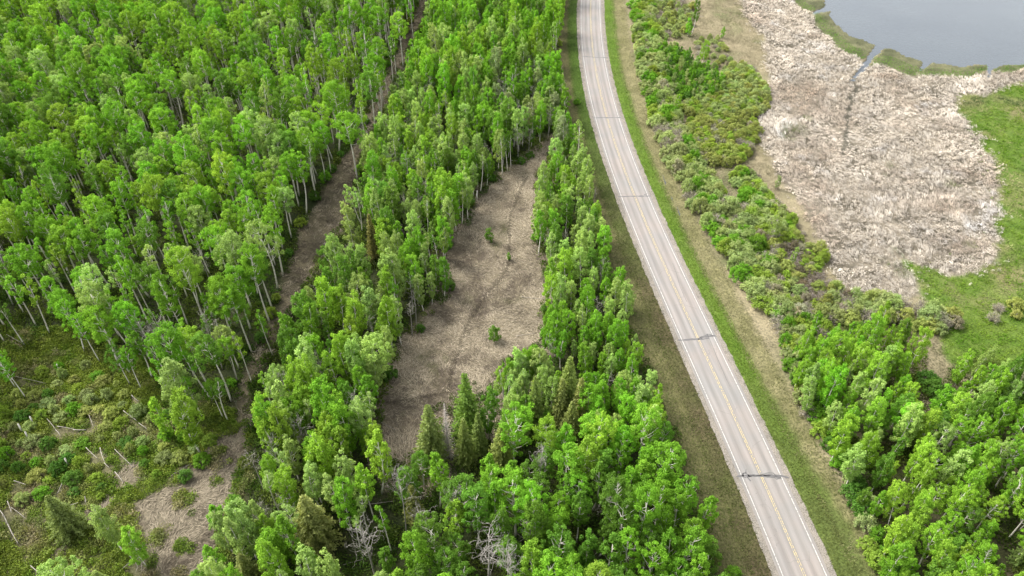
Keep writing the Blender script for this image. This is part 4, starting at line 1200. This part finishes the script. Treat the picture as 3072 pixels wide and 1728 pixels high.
# ---------------------------------------------------------------- which are single things, which are the far mass
for it in items:
    hp = SIZE.get(it['kind'], (3,))[0] * it['sz']
    it['h'] = hp
    vt, vb = P(it['x'], it['y'], hp * .8), P(it['x'], it['y'], 0)
    it['v'] = vt
    it['seen'] = -25 < vt[0] < 2601 and -5 < vb[1] and vt[1] < 1490
    it['d'] = math.hypot(it['x'], it['y'])
LIMIT = 290
mass = []
for kind in sorted({i['kind'] for i in items}):
    L = sorted((i for i in items if i['kind'] == kind), key=lambda i: (i['label'] is None, not i['seen'], i['d']))
    for n, i in enumerate(L):
        i['single'] = i['seen'] and n < LIMIT
        if i['label']:
            i['single'] = True
        if not i['single']:
            mass.append(i)
ZW = {1: 'in the big woods', 2: 'in the strip between trail and clearing', 3: 'in the belt between clearing and road', 4: 'in the wood below the clearing', 5: 'in the right grove'}
def where_of(i):
    z, (x, y) = i['zone'], i['v']
    if isinstance(z, str):
        return z
    if z == 1:
        t_ = trail_x(y) - x
        if t_ < 75:
            return 'at the near trail edge' if y > 400 else 'at the far trail edge'
        if y > 690:
            return 'above the shrubby opening'
        if x < 260:
            return 'in woods by the left border'
        return 'in the middle big woods' if y > 480 else 'in the upper big woods' if y > 230 else 'in the farthest big woods'
    if z == 2:
        if y > 1080:
            return 'beside the brown strip at lower left'
        if y > 800:
            return 'between trail foot and lower clearing'
        if y > 520:
            return 'in the bulge left of the clearing'
        if y > 260:
            return 'left of the clearing tip' if x < 1150 else 'just above the clearing tip'
        return 'in the far strip left of the road'
    if z == 3:
        return 'between upper clearing and road' if y < 600 else 'between lower clearing and road' if y < 860 else 'between spruces and road'
    if z == 4:
        return 'in the lower wood beside the road' if x > 1580 else 'in the lower wood under the spruces' if y < 1280 else 'in the lower wood, bottom border'
    if z == 5:
        return 'in the upper right grove' if y < 1040 else 'in the right grove beside the road' if x < 2300 else 'in right grove, outer side'
    return 'beside the shrubby opening'
SHAPE = {'aspen_tree': ['round-crowned', 'broad-crowned', 'small-crowned', 'lopsided', 'narrow', 'wide-spreading'], 'poplar_tree': ['columnar', 'slim pointed', 'pointed', 'thin columnar', 'bushy pointed', 'round'], 'slender_aspen': ['slender', 'leafier slender', 'very thin'], 'birch_tree': ['round', 'narrow', 'lopsided'], 'dead_tree': ['wide-branched', 'bare', 'broad grey', 'narrow grey'], 'sapling': ['leafy', 'thin', 'bushy'], 'willow_shrub': ['rounded', 'broad', 'small', 'spreading'], 'bush': ['rounded', 'broad', 'small', 'spreading']}
WORD = {'aspen_tree': 'aspen', 'poplar_tree': 'poplar', 'slender_aspen': 'aspen', 'birch_tree': 'white-trunked birch', 'dead_tree': 'dead tree', 'sapling': 'sapling', 'willow_shrub': 'willow', 'bush': 'bush'}
CAT = {'aspen_tree': 'aspen', 'poplar_tree': 'poplar', 'slender_aspen': 'slender aspen', 'birch_tree': 'birch', 'dead_tree': 'dead tree', 'spruce_tree': 'spruce', 'dead_spruce': 'dead spruce', 'sapling': 'sapling', 'willow_shrub': 'willow shrub', 'bush': 'bush'}
ORD = ['', 'first', 'second', 'third', 'fourth', 'fifth', 'sixth', 'seventh', 'eighth', 'ninth', 'tenth', 'eleventh', 'twelfth']
fam = {}
for i in items:
    if i['single'] and not i['label']:
        k = i['kind']
        sizes = [q['sz'] for q in items if False]
        size = ''
        if k in ('aspen_tree', 'poplar_tree'):
            hgt = i['sz'] / (1.0 if k == 'aspen_tree' else .9)
            size = 'tall ' if hgt > 1.03 else 'low ' if hgt < .84 else ''
        w = where_of(i)
        wispy = k == 'willow_shrub' and (i['pr'] in WISPY)
        shp = 'twiggy' if wispy else SHAPE[k][i['pi'] % len(SHAPE[k])]
        crooked = k == 'dead_tree' and i['pr'] in DEADW
        if crooked:
            shp = 'crooked white'
        base = f"{size}{i['tone'] + ' ' if i['tone'] and k != 'dead_tree' else ''}{shp} {WORD[k]} {w}"
        i['group'] = i['group'] or f"{CAT[k]}s {w}"
        fam.setdefault(base, []).append(i)
def number(base, L):
    L.sort(key=lambda i: i['v'][0])
    n = len(L)
    if n > 12:
        L.sort(key=lambda i: i['v'][1])
        k = math.ceil(n / 12)
        for j in range(k):
            row = ['far', 'near'] if k == 2 else ['far', 'middle', 'near'] if k == 3 else [ORD[q + 1] for q in range(k)]
            number(base + f', {row[j]} row', L[j * n // k:(j + 1) * n // k])
        return
    for q, i in enumerate(L):
        if n == 1:
            i['label'] = base
        elif n == 2:
            i['label'] = base + (', left of two' if q == 0 else ', right of two')
        else:
            i['label'] = base + (', leftmost' if q == 0 else ', rightmost' if q == n - 1 else f', {ORD[q + 1]} from left')
for base, L in fam.items():
    number(base, L)

for i in items:
    if i['label'] and len(i['label'].split()) > 16:
        i['label'] = i['label'].replace(' the ', ' ').replace(' of big ', ' big ')
        if len(i['label'].split()) > 16:
            print('LONG', i['label'])

def tone_col(i):
    if i['col'] is not None:
        b = np.array(i['col'])
    elif i['tone']:
        b = np.array(GREENS.get(i['tone'], SH.get(i['tone'], (.08, .16, .02))))
    else:
        b = np.array((.1, .1, .1))
    b = b * (1 + .09 * R.normal()) * (1 + .035 * R.normal(size=3)) * (.80 + .42 * float(fbm(np.array(i['x']), np.array(i['y']), 18, 170)))
    return np.clip(b, .01, .6)
PARTS = {'dead_tree': ('trunk', 'branches'), 'willow_shrub': ('stems', 'foliage'), 'bush': ('stems', 'foliage')}
for i in items:
    i['c'] = tone_col(i)
    if not i['single']:
        continue
    r = bpy.data.objects.new(i['kind'], None)
    COL.objects.link(r)
    z = float(zground(np.array(i['x']), np.array(i['y'])))
    r.location = (i['x'], i['y'], z)
    r.rotation_euler = (i['lean'][0], i['lean'][1], i['rot'])
    r.scale = (i['s'], i['s'], i['sz'])
    r['label'], r['category'] = i['label'], CAT[i['kind']]
    if i['group']:
        r['group'] = i['group']
    for me, nm in zip(i['pr'], PARTS.get(i['kind'], ('trunk', 'crown'))):
        if me is not None:
            o = bpy.data.objects.new(nm, me)
            COL.objects.link(o)
            o.parent = r
            o.color = (*i['c'], 1)

# ---------------------------------------------------------------- instanced masses (far trees, undergrowth)
def mass_object(name, protos, xyz, rot, scl, pick, tint, label, cat):
    pc = bpy.data.collections.new(name + '_shapes')
    for n, me in enumerate(protos):
        pc.objects.link(bpy.data.objects.new(f'{name}_shape_{n:03d}', me))
    n = len(xyz)
    me = bpy.data.meshes.new(name)
    me.vertices.add(n)
    me.vertices.foreach_set('co', np.asarray(xyz, np.float32).ravel())
    me.attributes.new('rot', 'FLOAT_VECTOR', 'POINT').data.foreach_set('vector', np.asarray(rot, np.float32).ravel())
    me.attributes.new('scl', 'FLOAT_VECTOR', 'POINT').data.foreach_set('vector', np.asarray(scl, np.float32).ravel())
    me.attributes.new('pick', 'INT', 'POINT').data.foreach_set('value', np.asarray(pick, np.int32))
    c4 = np.ones((n, 4), np.float32)
    c4[:, :3] = tint
    me.attributes.new('tint', 'FLOAT_COLOR', 'POINT').data.foreach_set('color', c4.ravel())
    o = link(name, me, kind='stuff', label=label, cat=cat)
    g = bpy.data.node_groups.new(name, 'GeometryNodeTree')
    g.interface.new_socket('Geometry', in_out='INPUT', socket_type='NodeSocketGeometry')
    g.interface.new_socket('Geometry', in_out='OUTPUT', socket_type='NodeSocketGeometry')
    nn, ll = g.nodes, g.links
    gi, go = nn.new('NodeGroupInput'), nn.new('NodeGroupOutput')
    ci = nn.new('GeometryNodeCollectionInfo')
    ci.inputs['Collection'].default_value = pc
    ci.inputs['Separate Children'].default_value = True
    ci.inputs['Reset Children'].default_value = True
    ip = nn.new('GeometryNodeInstanceOnPoints')
    ip.inputs['Pick Instance'].default_value = True
    def na(nm, ty):
        q = nn.new('GeometryNodeInputNamedAttribute')
        q.data_type = ty
        q.inputs['Name'].default_value = nm
        return next(s for s in q.outputs if s.enabled and s.name == 'Attribute')
    ll.new(gi.outputs[0], ip.inputs['Points'])
    ll.new(ci.outputs[0], ip.inputs['Instance'])
    ll.new(na('pick', 'INT'), ip.inputs['Instance Index'])
    ll.new(na('rot', 'FLOAT_VECTOR'), ip.inputs['Rotation'])
    ll.new(na('scl', 'FLOAT_VECTOR'), ip.inputs['Scale'])
    ll.new(ip.outputs[0], go.inputs[0])
    o.modifiers.new('plants', 'NODES').node_group = g
    return o
def joined(tr, cr, name):
    """one mesh of trunk and crown for the masses"""
    def arr(me):
        v = np.empty(len(me.vertices) * 3, np.float32)
        me.vertices.foreach_get('co', v)
        l = np.empty(len(me.loops), np.int32)
        me.loops.foreach_get('vertex_index', l)
        s_ = np.empty(len(me.polygons), np.int32)
        me.polygons.foreach_get('loop_total', s_)
        st = np.concatenate([[0], np.cumsum(s_)[:-1]])
        q4, q3 = s_ == 4, s_ == 3
        f4 = l[st[q4][:, None] + np.arange(4)] if q4.any() else np.zeros((0, 4), int)
        f3 = l[st[q3][:, None] + np.arange(3)] if q3.any() else np.zeros((0, 3), int)
        tn = np.empty(len(me.vertices), np.float32)
        me.attributes['tone'].data.foreach_get('value', tn)
        return v.reshape(-1, 3), f4, f3, tn
    G_ = Geo()
    for k, me in enumerate((tr, cr)):
        if me is not None:
            v, f4, f3, tn = arr(me)
            G_.add(v, f4, f3, tone=tn, m=k)
    m0 = tr.materials[0]
    m1 = LEAF_I if cr is not None and cr.materials[0] == LEAF else m0
    return G_.mesh(name, [m0, m1])
for kind, name, label in (('aspen_tree', 'far_aspens', 'the far aspens filling the upper left of the woods'), ('poplar_tree', 'far_poplars', 'the far poplars of the strip and belt beside the road'),
                          ('slender_aspen', 'far_slender_aspens', 'the far slender aspens with pale stems in the woods'), ('dead_tree', 'far_dead_trees', 'the far bare grey trees in the woods'),
                          ('willow_shrub', 'far_willows', 'the far willows beyond the hedge near the reeds'), ('sapling', 'far_saplings', 'the far saplings'), ('bush', 'far_bushes', 'the far bushes of the wood edge'), ('birch_tree', 'far_birches', 'the far birches')):
    L = [i for i in mass if i['kind'] == kind]
    if not L:
        continue
    prs = []
    for i in L:
        if i['pr'] not in prs:
            prs.append(i['pr'])
    pm = [joined(a, b, f'{name}_{n}') for n, (a, b) in enumerate(prs)]
    xy = np.array([(i['x'], i['y']) for i in L])
    mass_object(name, pm, np.c_[xy, zground(xy[:, 0], xy[:, 1])], [(i['lean'][0], i['lean'][1], i['rot']) for i in L], [(i['s'], i['s'], i['sz']) for i in L], [prs.index(i['pr']) for i in L], np.array([i['c'] for i in L]), label, CAT[kind] + 's')
def low_clump(seed, r, h, n, leaf):
    g = np.random.default_rng(seed)
    L = Geo()
    a, q = g.uniform(0, 6.3, n), r * np.sqrt(g.random(n))
    L.leaves(np.c_[np.cos(a) * q, np.sin(a) * q, h * g.uniform(.1, 1, n) * (1 - .6 * (q / r) ** 2)], leaf, g, up=.8)
    return L.mesh('low_clump', [LEAF_I])
LOWC = [low_clump(400 + i, (.7, .9, .55, .8)[i], (.7, .9, 1.0, .5)[i], (70, 90, 60, 60)[i], .22) for i in range(4)]
q = np.stack([R.uniform(-235, 160, 60000), R.uniform(44, 318, 60000)], 1)
v = P(q[:, 0], q[:, 1])
s = rs(q[:, 0], q[:, 1])
m_ = (v[:, 0] > -80) & (v[:, 0] < 2660) & (v[:, 1] > -40) & (v[:, 1] < 1520) & ((s < -12) | inside(v, GROVE))
for o in (CLEARING, TRAIL, SHRUBLAND, BROWN_STRIP):
    m_ &= ~inside(v, o)
q = q[m_]
q = q[R.random(len(q)) < .40 + .8 * fbm(q[:, 0], q[:, 1], 8, 150)]
n = len(q)
cc = lerp((.036, .078, .010), (.075, .105, .020), fbm(q[:, 0], q[:, 1], 5, 153) * 2.4 - .7 + .2 * R.normal(size=n)) * R.uniform(.7, 1.3, (n, 1))
sc = R.uniform(.8, 2.0, n)
mass_object('undergrowth', LOWC, np.c_[q, zground(q[:, 0], q[:, 1])], np.c_[np.zeros((n, 2)), R.uniform(0, 6.3, n)], np.stack([sc, sc, sc * R.uniform(.7, 1.4, n)], 1), R.integers(0, 4, n), cc, 'low green undergrowth on the shaded floor of the woods', 'undergrowth')
q = scatter_in(SHRUBLAND_G, 5.0)
v = P(q[:, 0], q[:, 1])
m_ = np.ones(len(q), bool)
for o in [BROWN_STRIP, TRAIL] + BARE_SPOTS:
    m_ &= ~inside(v, o) | (fbm(q[:, 0], q[:, 1], 5, 158) > .60)
q = q[m_ & ~near_log(q[:, 0], q[:, 1], .5)]
t1 = fbm(q[:, 0], q[:, 1], 7, 160)
q = q[R.random(len(q)) < np.clip(1.6 - 1.5 * t1, .12, 1)]
n = len(q)
t2 = fbm(q[:, 0], q[:, 1], 6, 163)
cc = lerp(lerp((.080, .145, .018), (.145, .190, .034), t2 * 2.4 - .7 + .2 * R.normal(size=n)), (.20, .18, .11), fbm(q[:, 0], q[:, 1], 4, 166) * 4 - 2.1)
sc = R.uniform(.5, 1.5, n)
mass_object('low_shrubs', LOWC, np.c_[q, zground(q[:, 0], q[:, 1])], np.c_[np.zeros((n, 2)), R.uniform(0, 6.3, n)], np.stack([sc, sc, sc * R.uniform(.6, 1.3, n)], 1), R.integers(0, 4, n), cc * R.uniform(.7, 1.3, (n, 1)), 'knee-high olive and green scrub covering the shrubby opening', 'scrub')

# ---------------------------------------------------------------- fallen logs, sticks, stubs (end points in photo pixels)
for n, (q, r_, lb) in enumerate(LOGS):
    r_ = r_ * .5
    g_ = G(np.array(q) / K)
    g = np.random.default_rng(700 + n)
    a, b = g_
    ln = np.linalg.norm(b - a)
    t_ = np.linspace(0, 1, 7)[:, None]
    p2 = a * (1 - t_) + b * t_
    d = (b - a) / (ln + 1e-6)
    p2 = p2 + np.array([[-d[1], d[0]]]) * (np.sin(t_ * math.pi) * g.normal() * .012 * ln)
    lift = .7 + .5 * g.random() * (t_[:, 0]) if n < 34 else .2 + .2 * g.random() * t_[:, 0]
    mid = p2.mean(0)
    T = Geo()
    T.tube(np.c_[p2 - mid, zground(p2[:, 0], p2[:, 1]) + r_ + lift], r_ * 1.25 * np.linspace(1, .55, 7), 7)
    o = link('fallen_log', T.mesh('fallen_log', [LOGM], True), label=lb, cat='log', group='fallen logs and sticks', loc=(mid[0], mid[1], 0))
    B_ = Geo()
    for _ in range(3):
        i = g.integers(2, 6)
        b0 = np.array([*(p2[i] - mid), float(zground(p2[i][0], p2[i][1])) + r_ + lift[i]])
        e = b0 + np.array([*(d * .6 + g.normal(size=2) * .5), g.uniform(.05, .35)]) * min(1.2, ln * .25)
        B_.tube([b0, (b0 + e) / 2, e], [r_ * .35, r_ * .25, r_ * .1], 4)
    link('broken_branch', B_.mesh('broken_branch', [LOGM]), o)
def stub(b, t_, r_, lb):
    g0, h = from_to(np.array(b) / K, np.array(t_) / K)
    h = min(max(h, 1.2), 5)
    T = Geo()
    T.tube([(0, 0, -.2), (0, 0, h * .5), (.1, .05, h)], [r_ * 1.15, r_, r_ * .85], 7)
    T.tube([(.1, .05, h - .1), (.16, .02, h + .3)], [r_ * .6, r_ * .15], 5)
    link('broken_stump', T.mesh('broken_stump', [BARK_BIRCH], True), label=lb, cat='stump', group='broken stumps', loc=(g0[0], g0[1], float(zground(g0[0], g0[1]))))
for q, lb in ((a1(230,1449,192,1360), 'white broken stump at left in the scrub, thicker of a pair'), (a3(293,70,268,2), 'thinner grey stump right of the white broken one'), (a1(340,1365,318,1335), 'short white stub above the broken stump pair'), (a1(605,835,590,812), 'tiny white stub below the first birch'), (a3(690,335,698,250), 'light stub standing above the bright bush'), (a2(948,715,943,640), 'white broken stem standing at the clearing edge')):
    stub(q[0], q[1], .16, lb)

# roadside marker posts
POST = NT('marker_post_plastic').pbr((.72, .71, .66), .5, .4)
REFL = NT('reflector').pbr((.60, .34, .03), .3, .5)
for px, py, lb in ((1738, 148, 'white roadside marker post on the far left gravel shoulder'), (1925, 786, 'white roadside marker post with yellow reflector on the near left shoulder')):
    g0 = G([(px / K, py / K)])[0]
    s_ = float(rs(g0[0], g0[1]))
    T = Geo()
    V = [(sx * .06, sy * .02, z) for z in (0, 1.0) for sx, sy in ((-1, -1), (1, -1), (1, 1), (-1, 1))]
    V += [(-.05, -.015, 1.05), (.05, -.015, 1.05), (.05, .015, 1.05), (-.05, .015, 1.05)]
    T.add(V, [(0, 1, 5, 4), (1, 2, 6, 5), (2, 3, 7, 6), (3, 0, 4, 7), (4, 5, 9, 8), (5, 6, 10, 9), (6, 7, 11, 10), (7, 4, 8, 11), (8, 9, 10, 11)])
    o = link('marker_post', T.mesh('marker_post', [POST]), label=lb, cat='marker post', group='roadside marker posts', loc=(g0[0], g0[1], .25))
    T = Geo()
    V = [(sx * .045, -.021 - .006 * k, z) for k in (0, 1) for sx, z in ((-1, .78), (1, .78), (1, .92), (-1, .92))]
    T.add(V, [(4, 5, 6, 7), (0, 1, 5, 4), (1, 2, 6, 5), (2, 3, 7, 6), (3, 0, 4, 7)])
    link('reflector', T.mesh('reflector', [REFL]), o)
